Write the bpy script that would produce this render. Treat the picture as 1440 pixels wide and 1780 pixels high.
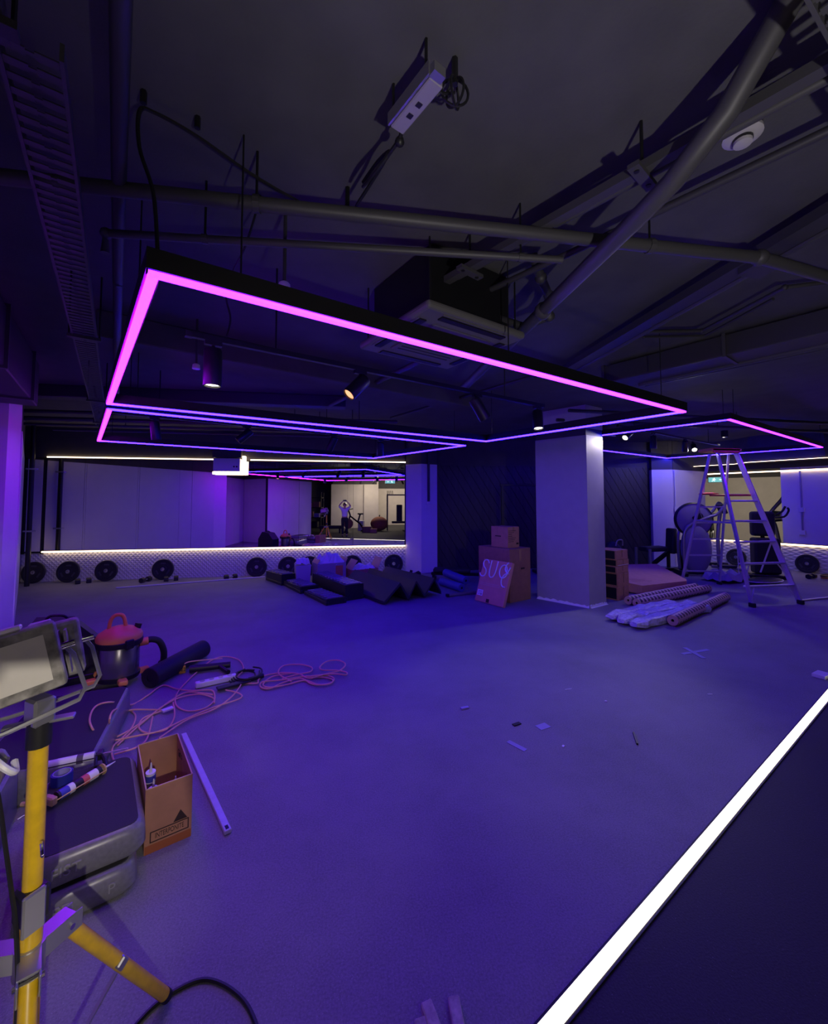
import bpy, bmesh, math, random
from mathutils import Vector, Matrix
random.seed(7)
S = bpy.context.scene
for o in list(bpy.data.objects):
    bpy.data.objects.remove(o, do_unlink=True)
COL = S.collection
R = math.radians

# ------------------------------------------------------------------ camera
cam_d = bpy.data.cameras.new('camera')
cam = bpy.data.objects.new('camera', cam_d)
COL.objects.link(cam)
cam.location = (0, 0, 1.75)
cam.rotation_euler = (R(90 + 2.9), 0, R(-9.34))
cam_d.sensor_fit = 'HORIZONTAL'
cam_d.sensor_width = 36.0
cam_d.lens = 730 / 1440 * 36
cam_d.shift_y = -57 / 1440
cam_d.clip_start = 0.03
S.camera = cam

# ------------------------------------------------------------------ world, exposure, working lights
w = bpy.data.worlds.new('world')
S.world = w
w.use_nodes = True
w.node_tree.nodes['Background'].inputs[0].default_value = (0.10, 0.09, 0.16, 1)
w.node_tree.nodes['Background'].inputs[1].default_value = 0.02
S.view_settings.view_transform = 'Standard'
S.view_settings.look = 'None'
S.view_settings.exposure = 0.0
S.view_settings.gamma = 1.0
S.view_settings.use_curve_mapping = False

def lamp(name, kind, loc, aim, power, color, size=0.2, angle=90, blend=0.6, parent=None):
    d = bpy.data.lights.new(name, kind)
    d.energy = power
    d.color = color
    if kind == 'SPOT':
        d.spot_size = R(angle); d.spot_blend = blend; d.shadow_soft_size = size
    elif kind == 'AREA':
        d.size = size
    else:
        d.shadow_soft_size = size
    o = bpy.data.objects.new(name, d)
    COL.objects.link(o)
    o.location = loc
    dv = Vector(aim) - Vector(loc)
    o.rotation_euler = dv.to_track_quat('-Z', 'Y').to_euler()
    if parent:
        o.parent = parent
    return o

WHITE = (1.0, 0.90, 0.78)
# builders' flood behind the photographer, tilted up: lights the ceiling
lamp('flood_light', 'SPOT', (0.75, -0.45, 1.15), (1.55, 0.4, 3.3), 105, (1.0, 0.94, 0.92), 0.03, 116, 0.6)
# added level spot, no seen lamp: brightens the tripod, decks and cartons at left
lamp('fill_spot', 'SPOT', (0.45, -0.9, 1.95), (-0.95, 1.45, 0.98), 140, WHITE, 0.012, 38, 0.8)
lamp('fill_spot', 'SPOT', (1.5, -1.6, 2.2), (3.9, 6.8, 1.15), 170, WHITE, 0.02, 28, 0.9)  # second added spot behind the camera, whitens the pillar
# ceiling downlights over the near part of the floor
lamp('down_light', 'SPOT', (1.2, -1.4, 3.1), (0.2, 2.6, 0.0), 24, WHITE, 0.03, 74, 0.6)
lamp('down_light', 'SPOT', (-0.6, -0.3, 3.1), (-0.75, 1.5, 0.6), 7, WHITE, 0.03, 60, 0.7)
lamp('down_light', 'SPOT', (3.6, -0.6, 3.1), (3.2, 3.4, 0.0), 20, WHITE, 0.03, 70, 0.7)
# gym behind the photographer
lamp('gym_light', 'AREA', (1.6, -4.6, 3.1), (1.6, -5.6, 0.8), 75, (1.0, 0.86, 0.70), 1.0)
lamp('gym_light', 'AREA', (3.6, -7.0, 3.1), (3.6, -9.0, 0.8), 70, (1.0, 0.86, 0.70), 1.0)
lamp('gym_light', 'AREA', (14.2, 12.2, 3.0), (16.0, 14.0, 1.0), 70, (1.0, 0.88, 0.74), 0.8)

# ------------------------------------------------------------------ materials
MATS = {}
def mat(name, color, rough=0.6, metal=0.0, noise=0.0, nscale=30.0, bump=0.0, bscale=80.0, emit=None, estr=0.0,
        trans=0.0, alpha=1.0, coat=0.0):
    if name in MATS:
        return MATS[name]
    m = bpy.data.materials.new(name)
    m.use_nodes = True
    nt = m.node_tree
    b = nt.nodes['Principled BSDF']
    c = (color[0], color[1], color[2], 1)
    b.inputs['Base Color'].default_value = c
    b.inputs['Roughness'].default_value = rough
    b.inputs['Metallic'].default_value = metal
    b.inputs['Transmission Weight'].default_value = trans
    b.inputs['Alpha'].default_value = alpha
    b.inputs['Coat Weight'].default_value = coat
    if emit:
        b.inputs['Emission Color'].default_value = (*emit, 1)
        b.inputs['Emission Strength'].default_value = estr
    tc = nt.nodes.new('ShaderNodeTexCoord')
    if noise > 0:
        n = nt.nodes.new('ShaderNodeTexNoise')
        n.inputs['Scale'].default_value = nscale
        n.inputs['Detail'].default_value = 6
        r = nt.nodes.new('ShaderNodeValToRGB')
        r.color_ramp.elements[0].position = 0.3
        r.color_ramp.elements[1].position = 0.7
        lo = max(0, 1 - noise); hi = 1 + noise
        r.color_ramp.elements[0].color = (c[0]*lo, c[1]*lo, c[2]*lo, 1)
        r.color_ramp.elements[1].color = (min(1, c[0]*hi), min(1, c[1]*hi), min(1, c[2]*hi), 1)
        nt.links.new(tc.outputs['Object'], n.inputs['Vector'])
        nt.links.new(n.outputs['Fac'], r.inputs['Fac'])
        nt.links.new(r.outputs['Color'], b.inputs['Base Color'])
    if bump > 0:
        n2 = nt.nodes.new('ShaderNodeTexNoise')
        n2.inputs['Scale'].default_value = bscale
        n2.inputs['Detail'].default_value = 4
        bp = nt.nodes.new('ShaderNodeBump')
        bp.inputs['Strength'].default_value = bump
        bp.inputs['Distance'].default_value = 0.01
        nt.links.new(tc.outputs['Object'], n2.inputs['Vector'])
        nt.links.new(n2.outputs['Fac'], bp.inputs['Height'])
        nt.links.new(bp.outputs['Normal'], b.inputs['Normal'])
    MATS[name] = m
    return m

def floor_mat(name, dark, light, speck, speck_amt, patch=True):
    m = bpy.data.materials.new(name); m.use_nodes = True
    nt = m.node_tree; b = nt.nodes['Principled BSDF']; L = nt.links.new
    tc = nt.nodes.new('ShaderNodeTexCoord')
    big = nt.nodes.new('ShaderNodeTexNoise'); big.inputs['Scale'].default_value = 1.3; big.inputs['Detail'].default_value = 8
    big.inputs['Roughness'].default_value = 0.65
    fine = nt.nodes.new('ShaderNodeTexNoise'); fine.inputs['Scale'].default_value = 120; fine.inputs['Detail'].default_value = 3
    vor = nt.nodes.new('ShaderNodeTexNoise'); vor.inputs['Scale'].default_value = 210; vor.inputs['Detail'].default_value = 1
    for n in (big, fine, vor):
        L(tc.outputs['Object'], n.inputs['Vector'])
    add = nt.nodes.new('ShaderNodeMath'); add.operation = 'MULTIPLY_ADD'
    L(big.outputs['Fac'], add.inputs[0]); add.inputs[1].default_value = 0.8 if patch else 0.3
    half = nt.nodes.new('ShaderNodeMath'); half.operation = 'MULTIPLY'; half.inputs[1].default_value = 0.9
    L(fine.outputs['Fac'], half.inputs[0]); L(half.outputs[0], add.inputs[2])
    r = nt.nodes.new('ShaderNodeValToRGB')
    r.color_ramp.elements[0].position = 0.45; r.color_ramp.elements[1].position = 1.15 if False else 1.0
    r.color_ramp.elements[0].color = (*dark, 1); r.color_ramp.elements[1].color = (*light, 1)
    L(add.outputs[0], r.inputs['Fac'])
    th = nt.nodes.new('ShaderNodeValToRGB')
    th.color_ramp.elements[0].position = speck_amt; th.color_ramp.elements[1].position = speck_amt + 0.05
    L(vor.outputs['Fac'], th.inputs['Fac'])
    mx = nt.nodes.new('ShaderNodeMix'); mx.data_type = 'RGBA'
    L(th.outputs['Color'], mx.inputs[0]); L(r.outputs['Color'], mx.inputs[6]); mx.inputs[7].default_value = (*speck, 1)
    L(mx.outputs[2], b.inputs['Base Color'])
    b.inputs['Roughness'].default_value = 0.62
    bp = nt.nodes.new('ShaderNodeBump'); bp.inputs['Strength'].default_value = 0.35; bp.inputs['Distance'].default_value = 0.004
    L(fine.outputs['Fac'], bp.inputs['Height']); L(bp.outputs['Normal'], b.inputs['Normal'])
    return m

def tread_mat():
    m = bpy.data.materials.new('white_tread_plate'); m.use_nodes = True
    nt = m.node_tree; b = nt.nodes['Principled BSDF']; L = nt.links.new
    b.inputs['Base Color'].default_value = (0.62, 0.61, 0.62, 1); b.inputs['Roughness'].default_value = 0.45
    tc = nt.nodes.new('ShaderNodeTexCoord'); sep = nt.nodes.new('ShaderNodeSeparateXYZ'); L(tc.outputs['Object'], sep.inputs[0])
    def lin(a, bb):
        x = nt.nodes.new('ShaderNodeMath'); x.operation = 'MULTIPLY'; x.inputs[1].default_value = a; L(sep.outputs['X'], x.inputs[0])
        y = nt.nodes.new('ShaderNodeMath'); y.operation = 'MULTIPLY_ADD'; y.inputs[1].default_value = bb
        L(sep.outputs['Z'], y.inputs[0]); L(x.outputs[0], y.inputs[2])
        s = nt.nodes.new('ShaderNodeMath'); s.operation = 'SINE'; L(y.outputs[0], s.inputs[0]); return s
    a = lin(70, 70); c = lin(70, -70)
    mul = nt.nodes.new('ShaderNodeMath'); mul.operation = 'MAXIMUM'; L(a.outputs[0], mul.inputs[0]); L(c.outputs[0], mul.inputs[1])
    bp = nt.nodes.new('ShaderNodeBump'); bp.inputs['Strength'].default_value = 0.6; bp.inputs['Distance'].default_value = 0.012
    L(mul.outputs[0], bp.inputs['Height']); L(bp.outputs['Normal'], b.inputs['Normal'])
    return m

def wood_mat(name, lo, hi):
    m = bpy.data.materials.new(name); m.use_nodes = True
    nt = m.node_tree; b = nt.nodes['Principled BSDF']; L = nt.links.new
    tc = nt.nodes.new('ShaderNodeTexCoord'); mp = nt.nodes.new('ShaderNodeMapping')
    mp.inputs['Scale'].default_value = (30, 30, 1.5)
    L(tc.outputs['Object'], mp.inputs['Vector'])
    n = nt.nodes.new('ShaderNodeTexNoise'); n.inputs['Scale'].default_value = 1.0; n.inputs['Detail'].default_value = 8
    L(mp.outputs[0], n.inputs['Vector'])
    r = nt.nodes.new('ShaderNodeValToRGB'); r.color_ramp.elements[0].position = .3; r.color_ramp.elements[1].position = .75
    r.color_ramp.elements[0].color = (*lo, 1); r.color_ramp.elements[1].color = (*hi, 1)
    L(n.outputs['Fac'], r.inputs['Fac']); L(r.outputs['Color'], b.inputs['Base Color'])
    b.inputs['Roughness'].default_value = 0.5
    return m

def spot_wrap_mat():
    # wrapping of the rolls: rows of dark blocks on a pale pink ground
    m = bpy.data.materials.new('printed_wrap'); m.use_nodes = True
    nt = m.node_tree; b = nt.nodes['Principled BSDF']; L = nt.links.new
    tc = nt.nodes.new('ShaderNodeTexCoord')
    br = nt.nodes.new('ShaderNodeTexBrick')
    br.inputs['Scale'].default_value = 1.0
    br.inputs['Color1'].default_value = (0.05, 0.03, 0.06, 1); br.inputs['Color2'].default_value = (0.09, 0.03, 0.05, 1)
    br.inputs['Mortar'].default_value = (0.62, 0.38, 0.36, 1)
    br.inputs['Mortar Size'].default_value = 0.022; br.inputs['Brick Width'].default_value = 0.10; br.inputs['Row Height'].default_value = 0.115
    L(tc.outputs['UV'], br.inputs['Vector']); L(br.outputs['Color'], b.inputs['Base Color'])
    b.inputs['Roughness'].default_value = 0.45
    return m

BLACK = mat('black_plastic', (0.012, 0.012, 0.014), 0.45)
BLACKM = mat('black_metal', (0.014, 0.014, 0.016), 0.4, 0.3)
RUBBER = mat('black_rubber', (0.016, 0.016, 0.018), 0.6, bump=0.2)
CEIL = mat('charcoal_ceiling_paint', (0.085, 0.083, 0.086), 0.85, noise=0.12, nscale=4, bump=0.15, bscale=60)
PIPE = mat('charcoal_pipe_paint', (0.06, 0.058, 0.064), 0.5)
PIPED = mat('dark_pipe_paint', (0.04, 0.038, 0.047), 0.5)
UPPER = mat('dark_bulkhead_paint', (0.07, 0.066, 0.066), 0.8, noise=0.1, nscale=5)
PANELW = mat('white_wall_panel', (0.76, 0.72, 0.75), 0.5, noise=0.03, nscale=3)
GREYW = mat('grey_painted_plaster', (0.42, 0.40, 0.42), 0.6, noise=0.05, nscale=5)
GREYP = mat('grey_pillar_paint', (0.34, 0.32, 0.34), 0.5, noise=0.04, nscale=6)
BEIGE = mat('beige_wall', (0.62, 0.56, 0.48), 0.7, noise=0.05, nscale=3)
JOINT = mat('dark_joint', (0.03, 0.03, 0.04), 0.8)
MIRROR = mat('mirror_glass', (0.86, 0.86, 0.88), 0.0, 1.0)
ALU = mat('brushed_aluminium', (0.74, 0.72, 0.72), 0.32, 0.35, noise=0.05)
STEEL = mat('grey_steel', (0.42, 0.42, 0.44), 0.35, 0.8)
CHROME = mat('chrome', (0.8, 0.8, 0.8), 0.12, 1.0)
CARD = mat('brown_cardboard', (0.44, 0.21, 0.115), 0.75, noise=0.1, nscale=12)
CARDD = mat('dark_brown_cardboard', (0.30, 0.14, 0.09), 0.75, noise=0.1, nscale=12)
CARDP = mat('pinkish_cardboard', (0.60, 0.28, 0.20), 0.7, noise=0.06, nscale=10)
CARDE = mat('cardboard_edge', (0.62, 0.42, 0.28), 0.8)
INK = mat('dark_ink', (0.035, 0.015, 0.012), 0.7)
PAPER = mat('white_paper', (0.78, 0.77, 0.80), 0.6)
YELLOW = mat('yellow_enamel', (0.72, 0.46, 0.015), 0.35, noise=0.12, nscale=25, coat=0.2)
ORANGE = mat('orange_plastic', (0.92, 0.36, 0.09), 0.4)
RED = mat('red_orange_plastic', (0.80, 0.13, 0.04), 0.45)
ORCORD = mat('orange_cable', (0.78, 0.42, 0.28), 0.45)
DECK = mat('grey_deck_plastic', (0.19, 0.19, 0.195), 0.3, noise=0.12, nscale=60)
DECKTOP = mat('black_deck_rubber', (0.035, 0.034, 0.04), 0.75, bump=0.3, bscale=300)
LAMPF = mat('dusty_lamp_frame', (0.22, 0.21, 0.20), 0.75, noise=0.55, nscale=28)
GLASSD = mat('dusty_lamp_glass', (0.52, 0.50, 0.45), 0.4, noise=0.05, nscale=18)
BLUEP = mat('blue_tape', (0.02, 0.03, 0.25), 0.5)
MASK = mat('pale_masking_tape', (0.36, 0.34, 0.55), 0.6)
TAN = mat('tan_gun_metal', (0.66, 0.46, 0.20), 0.45, 0.2)
PLASTICW = mat('white_plastic', (0.72, 0.71, 0.74), 0.4)
FILM = mat('clear_crinkled_film', (0.62, 0.60, 0.72), 0.18, noise=0.2, nscale=25, bump=0.8, bscale=40)
SKIN = mat('skin', (0.55, 0.32, 0.24), 0.55)
HAIR = mat('dark_brown_hair', (0.03, 0.015, 0.01), 0.5)
SHIRT = mat('white_cotton', (0.74, 0.73, 0.76), 0.8)
TROUS = mat('black_cotton', (0.012, 0.012, 0.016), 0.85)
WRAP = spot_wrap_mat()
TREAD = tread_mat()
DWOOD = wood_mat('charcoal_wood', (0.018, 0.016, 0.018), (0.05, 0.045, 0.05))
LED_V = mat('violet_led_diffuser', (0.8, 0.7, 0.9), 0.4, emit=(0.092, 0.003, 1.0), estr=52.0)
LED_B = mat('blue_violet_led_diffuser', (0.8, 0.7, 0.9), 0.4, emit=(0.0095, 0.003, 1.0), estr=50.0)
LED_P = mat('magenta_led_diffuser', (0.8, 0.7, 0.9), 0.4, emit=(0.32, 0.003, 0.92), estr=56.0)
LED_W = mat('warm_led_diffuser', (0.9, 0.88, 0.8), 0.4, emit=(1.0, 0.74, 0.48), estr=4.4)
LED_F = mat('floor_led_diffuser', (0.9, 0.88, 0.8), 0.4, emit=(1.0, 0.88, 0.70), estr=3.5)
LENS = mat('lit_spot_lens', (0.9, 0.9, 0.85), 0.3, emit=(1.0, 0.9, 0.72), estr=9.0)
LENSO = mat('amber_spot_lens', (0.9, 0.5, 0.3), 0.3, emit=(1.0, 0.42, 0.16), estr=1.6)
EXITG = mat('lit_exit_panel', (0.2, 0.5, 0.5), 0.4, emit=(0.25, 0.75, 0.8), estr=0.7)
EXITW = mat('lit_exit_symbol', (0.9, 0.9, 0.9), 0.4, emit=(0.85, 1.0, 1.0), estr=1.6)

# ------------------------------------------------------------------ mesh helpers
class MB:
    def __init__(s):
        s.bm = bmesh.new()
    def box(s, c, d, rot=None, bev=0.0, seg=1):
        M = Matrix.Translation(Vector(c))
        if rot is not None:
            M = M @ (rot if isinstance(rot, Matrix) else Matrix.Rotation(rot, 4, 'Z'))
        M = M @ Matrix.Diagonal((d[0], d[1], d[2], 1))
        r = bmesh.ops.create_cube(s.bm, size=1, matrix=M)
        if bev > 0:
            es = list({e for v in r['verts'] for e in v.link_edges})
            bmesh.ops.bevel(s.bm, geom=es, offset=bev, segments=seg, affect='EDGES', profile=0.5)
        return s
    def cyl(s, p, q, r, r2=None, seg=12, caps=True):
        p = Vector(p); q = Vector(q); d = q - p
        M = Matrix.Translation((p + q) / 2) @ d.to_track_quat('Z', 'Y').to_matrix().to_4x4()
        bmesh.ops.create_cone(s.bm, cap_ends=caps, segments=seg, radius1=r, radius2=(r if r2 is None else r2), depth=d.length, matrix=M)
        return s
    def sph(s, c, r, sc=(1, 1, 1), seg=12, rot=None):
        M = Matrix.Translation(Vector(c))
        if rot is not None: M = M @ rot
        M = M @ Matrix.Diagonal((r*sc[0], r*sc[1], r*sc[2], 1))
        bmesh.ops.create_uvsphere(s.bm, u_segments=seg, v_segments=max(6, seg*2//3), radius=1, matrix=M)
        return s
    def tube(s, pts, r, seg=6, smooth=0, closed=False):
        pts = [Vector(p) for p in pts]
        if smooth:
            m0 = len(pts); pts = catmull(pts, smooth, closed)
            if isinstance(r, (list, tuple)):
                r = [r[min(int(i/smooth), m0-1)] + (r[min(int(i/smooth)+1, m0-1)] - r[min(int(i/smooth), m0-1)]) * ((i % smooth)/smooth) for i in range(len(pts))]
        n = len(pts); rings = []
        up = Vector((0, 0, 1)); prev = None
        for i, p in enumerate(pts):
            a = pts[i-1] if (i > 0 or closed) else p
            b = pts[(i+1) % n] if (i < n-1 or closed) else p
            t = (b - a)
            if t.length < 1e-9: t = Vector((0, 0, 1))
            t.normalize()
            if prev is None:
                x = t.cross(up)
                if x.length < 1e-3: x = t.cross(Vector((1, 0, 0)))
            else:
                x = prev - t * prev.dot(t)
                if x.length < 1e-4: x = t.cross(up)
            x.normalize(); prev = x; y = t.cross(x)
            rr = r[i] if isinstance(r, (list, tuple)) else r
            rings.append([s.bm.verts.new(p + (x*math.cos(2*math.pi*k/seg) + y*math.sin(2*math.pi*k/seg))*rr) for k in range(seg)])
        m = n if closed else n - 1
        for i in range(m):
            A = rings[i]; B = rings[(i+1) % n]
            for k in range(seg):
                s.bm.faces.new((A[k], A[(k+1) % seg], B[(k+1) % seg], B[k]))
        if not closed:
            s.bm.faces.new(rings[0][::-1]); s.bm.faces.new(rings[-1])
        return s
    def prism(s, poly, z0, z1, M=None):
        M = M or Matrix.Identity(4)
        lo = [s.bm.verts.new(M @ Vector((x, y, z0))) for x, y in poly]
        hi = [s.bm.verts.new(M @ Vector((x, y, z1))) for x, y in poly]
        n = len(poly)
        s.bm.faces.new(lo[::-1]); s.bm.faces.new(hi)
        for i in range(n):
            s.bm.faces.new((lo[i], lo[(i+1) % n], hi[(i+1) % n], hi[i]))
        return s
    def lathe(s, prof, seg=24, M=None, caps=True):
        M = M or Matrix.Identity(4)
        rings = []
        for r, z in prof:
            rings.append([s.bm.verts.new(M @ Vector((max(r, 1e-4)*math.cos(2*math.pi*k/seg), max(r, 1e-4)*math.sin(2*math.pi*k/seg), z))) for k in range(seg)])
        for A, B in zip(rings, rings[1:]):
            for k in range(seg):
                s.bm.faces.new((A[k], A[(k+1) % seg], B[(k+1) % seg], B[k]))
        if caps:
            s.bm.faces.new(rings[0][::-1]); s.bm.faces.new(rings[-1])
        return s
    def loft(s, secs, caps=True):
        rings = [[s.bm.verts.new(Vector(p)) for p in sec] for sec in secs]
        n = len(rings[0])
        for A, B in zip(rings, rings[1:]):
            for k in range(n):
                s.bm.faces.new((A[k], A[(k+1) % n], B[(k+1) % n], B[k]))
        if caps:
            s.bm.faces.new(rings[0][::-1]); s.bm.faces.new(rings[-1])
        return s
    def quad(s, *ps):
        s.bm.faces.new([s.bm.verts.new(Vector(p)) for p in ps]); return s
    def build(s, name, m, parent=None, smooth=False, M=None):
        if M is not None:
            s.bm.transform(M)
        bmesh.ops.recalc_face_normals(s.bm, faces=s.bm.faces[:])
        me = bpy.data.meshes.new(name)
        s.bm.to_mesh(me); s.bm.free()
        me.materials.append(m)
        if smooth:
            for f in me.polygons: f.use_smooth = True
            try:
                me.set_sharp_from_angle(angle=R(40))
            except Exception:
                pass
        o = bpy.data.objects.new(name, me); COL.objects.link(o)
        if parent is not None: o.parent = parent
        return o

def catmull(pts, k, closed=False):
    out = []; n = len(pts)
    rng = range(n if closed else n - 1)
    for i in rng:
        if closed:
            p0, p1, p2, p3 = pts[i-1], pts[i], pts[(i+1) % n], pts[(i+2) % n]
        else:
            p0, p1, p2, p3 = pts[max(i-1, 0)], pts[i], pts[i+1], pts[min(i+2, n-1)]
        for j in range(k):
            t = j / k; t2 = t*t; t3 = t2*t
            out.append(0.5*((2*p1) + (p2-p0)*t + (2*p0-5*p1+4*p2-p3)*t2 + (3*p1-p0-3*p2+p3)*t3))
    if not closed: out.append(pts[-1])
    return out

def thing(name, label, cat, loc=(0, 0, 0), rz=0.0, group=None):
    o = bpy.data.objects.new(name, None); COL.objects.link(o)
    o.empty_display_size = 0.1
    o.location = loc; o.rotation_euler = (0, 0, rz)
    return tag(o, label, cat, group)
def tag(o, label, cat, group=None, kind=None):
    o['label'] = label; o['category'] = cat
    if group: o['group'] = group
    if kind: o['kind'] = kind
    return o
def struct(o, label=None):
    o['kind'] = 'structure'
    if label: o['label'] = label
    return o
def dup(root, loc, rz=None, label=None, group=None):
    r = root.copy(); COL.objects.link(r); r.location = loc
    if rz is not None: r.rotation_euler = (0, 0, rz)
    if label: r['label'] = label
    if group: r['group'] = group
    for ch in list(root.children):
        c = ch.copy(); COL.objects.link(c); c.parent = r
        for g in list(ch.children):
            d = g.copy(); COL.objects.link(d); d.parent = c
    return r
def text(name, body, size, M, m, parent, extrude=0.0006):
    cu = bpy.data.curves.new(name, 'FONT'); cu.body = body; cu.size = size; cu.extrude = extrude
    cu.align_x = 'CENTER'; cu.align_y = 'CENTER'
    t = bpy.data.objects.new('tmp_text', cu); COL.objects.link(t)
    dg = bpy.context.evaluated_depsgraph_get()
    me = bpy.data.meshes.new_from_object(t.evaluated_get(dg))
    bpy.data.objects.remove(t, do_unlink=True)
    me.transform(M); me.materials.clear(); me.materials.append(m)
    o = bpy.data.objects.new(name, me); COL.objects.link(o); o.parent = parent
    return o
G = R(26.0)                                   # angle of the building grid to the mirror wall
U = Vector((math.cos(G), math.sin(G), 0)); V = Vector((-math.sin(G), math.cos(G), 0))
ROTX = Matrix.Rotation(R(90), 4, 'X')
# ================================================================== THE SETTING
CZ = 3.35
# floor: purple-lit grey floor, and the black rubber on the near side of the floor light
FL_A = Vector((0.70, 1.40, 0)); FL_D = Vector((math.cos(R(26.7)), math.sin(R(26.7)), 0)); FL_N = Vector((-FL_D.y, FL_D.x, 0))
a = FL_A + FL_D * -2.6; b = FL_A + FL_D * 7.0
FLOORM = floor_mat('grey_speckled_floor', (0.125, 0.123, 0.132), (0.255, 0.25, 0.265), (0.36, 0.35, 0.37), 0.66)
FLOORD = floor_mat('black_rubber_floor', (0.018, 0.018, 0.02), (0.04, 0.04, 0.043), (0.22, 0.21, 0.21), 0.74, False)
mb = MB(); mb.prism([(a.x, a.y), (b.x, b.y), (b.x + 1.5, b.y - 3.0), (26, 0.9), (26, 24), (-9, 24), (-9, -1.2), (-1.7, -1.2)], -0.1, 0)
struct(mb.build('floor', FLOORM), 'grey speckled floor of the empty training area')
mb = MB(); mb.prism([(a.x, a.y), (-1.7, -1.2), (-9, -1.2), (-9, -12), (26, -12), (26, 0.9), (b.x + 1.5, b.y - 3.0), (b.x, b.y)], -0.1, 0.0)
struct(mb.build('floor', FLOORD), 'black rubber floor on the near side of the floor light')
mb = MB(); mb.prism([(-9, -12), (26, -12), (26, 24), (-9, 24)], CZ, CZ + 0.2)
ceiling = struct(mb.build('ceiling', CEIL))

def wall(name, p, q, z0, z1, m, th=0.12, side=1, label=None, kind=True):
    # front face on the line p->q, thickness on the left (side=1) or right (-1) of that direction
    p = Vector((p[0], p[1], 0)); q = Vector((q[0], q[1], 0)); d = (q - p).normalized(); n = Vector((-d.y, d.x, 0)) * side * th
    mb = MB(); mb.prism([(p.x, p.y), (q.x, q.y), ((q + n).x, (q + n).y), ((p + n).x, (p + n).y)], z0, z1)
    o = mb.build(name, m)
    return struct(o, label) if kind else o
def panels(parent, p, q, z0, z1, m, width, side=1, gap=0.006, th=0.012):
    p = Vector((p[0], p[1], 0)); q = Vector((q[0], q[1], 0)); L = (q - p).length; d = (q - p) / L; n = Vector((-d.y, d.x, 0)) * -side * th
    k = max(1, round(L / width)); wd = L / k
    for i in range(k):
        s0 = p + d * (i * wd + gap / 2); s1 = p + d * ((i + 1) * wd - gap / 2)
        mb = MB(); mb.prism([(s0.x, s0.y), (s1.x, s1.y), ((s1 + n).x, (s1 + n).y), ((s0 + n).x, (s0 + n).y)], z0, z1)
        mb.build('panel', m, parent)

# --- left side (front faces look towards +x)
LT = 2.65
LP = [(-6.86, 10.30), (-4.16, 6.18), (-3.93, 5.63), (-5.0, 5.11), (-4.55, 3.6), (-4.3, 1.6), (-3.12, 2.62), (-1.62, -0.45)]
for i in range(7):
    p, q = LP[i], LP[i+1]
    tall = 3.10 if i in (1, 2) else LT
    wl = wall('wall_left', p, q, 0, tall, JOINT if i in (0, 3, 4, 6) else PANELW, 0.1, -1)
    if i in (0, 3, 4, 6):
        panels(wl, p, q, 0.0, LT, PANELW, 1.2, -1)
    if tall < CZ:
        wall('wall_left', p, q, tall, CZ, UPPER, 0.1, -1)
wall('wall_left', (-1.62, -0.45), (-2.6, -0.95), 0, CZ, UPPER, 0.1, -1)
wall('wall_left', (-2.6, -0.95), (-4.6, -7.6), 0, CZ, UPPER, 0.1, -1)
# --- mirror wall at the back
BY = 10.30
struct(wall('wall_back', (-7.0, BY + 0.02), (1.74, BY + 0.02), 0, 0.62, TREAD, 0.14, 1, None), 'white tread-plate kick wall under the mirror')
wall('wall_back', (-7.0, BY + 0.02), (1.74, BY + 0.02), 0.62, CZ, UPPER, 0.14, 1, 'dark wall carrying the mirror')
mb = MB(); mb.box(((-6.88 + 1.48) / 2, BY - 0.02, (2.68 + CZ) / 2), (8.3, 0.10, CZ - 2.68))
struct(mb.build('trim_1', UPPER), 'dark bulkhead above the mirror')
mir = thing('long_mirror', 'long wall mirror of joined panes between two white light lines', 'mirror', (0, BY, 0))
xs = [-6.40, -5.66, -4.55, -3.45, -2.32, -1.07, 0.20, 1.46]
for x0, x1 in zip(xs, xs[1:]):
    MB().box(((x0 + x1) / 2, -0.004, 1.655), (x1 - x0 - 0.004, 0.012, 2.0)).build('mirror_pane', MIRROR, mir)
sm = thing('narrow_mirror', 'narrow black-framed mirror panel left of the long mirror', 'mirror', (-6.62, BY, 0))
MB().box((0, -0.004, 1.655), (0.30, 0.012, 2.0)).build('mirror_pane', MIRROR, sm)
f = MB(); f.box((0.185, -0.012, 1.64), (0.05, 0.03, 2.08)); f.box((0, -0.012, 0.635), (0.36, 0.03, 0.035)); f.box((-0.18, -0.012, 1.64), (0.05, 0.03, 2.08))
f.build('frame', BLACKM, sm)
def led(name, p, q, w, label, m, cat='light strip', house=None, dim=None):
    t = thing(name, label, cat, ((p[0]+q[0])/2, (p[1]+q[1])/2, (p[2]+q[2])/2))
    o = Vector(t.location); d = Vector(q) - Vector(p); L = d.length
    M = d.to_track_quat('X', 'Z').to_matrix().to_4x4()
    MB().box((0, 0, 0), (L, w[0], w[1])).build('diffuser', m, t, M=M)
    if house:
        MB().box(house[0], (L, house[1][0], house[1][1])).build('channel', BLACKM, t, M=M)
    return t
led('light_strip', (-6.42, BY - 0.03, 0.645), (1.47, BY - 0.03, 0.645), (0.03, 0.03), 'white light line along the bottom edge of the long mirror', LED_W,
    house=((0, 0.02, 0.02), (0.05, 0.012)))
led('light_strip', (-6.36, BY - 0.085, 2.69), (-2.95, BY - 0.085, 2.69), (0.03, 0.024), 'white light line above the mirror, left of the wall box', LED_W,
    house=((0, -0.0, -0.02), (0.05, 0.012)))
led('light_strip', (-2.17, BY - 0.085, 2.69), (1.47, BY - 0.085, 2.69), (0.03, 0.024), 'white light line above the mirror, right of the wall box', LED_W,
    house=((0, -0.0, -0.02), (0.05, 0.012)))
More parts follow.
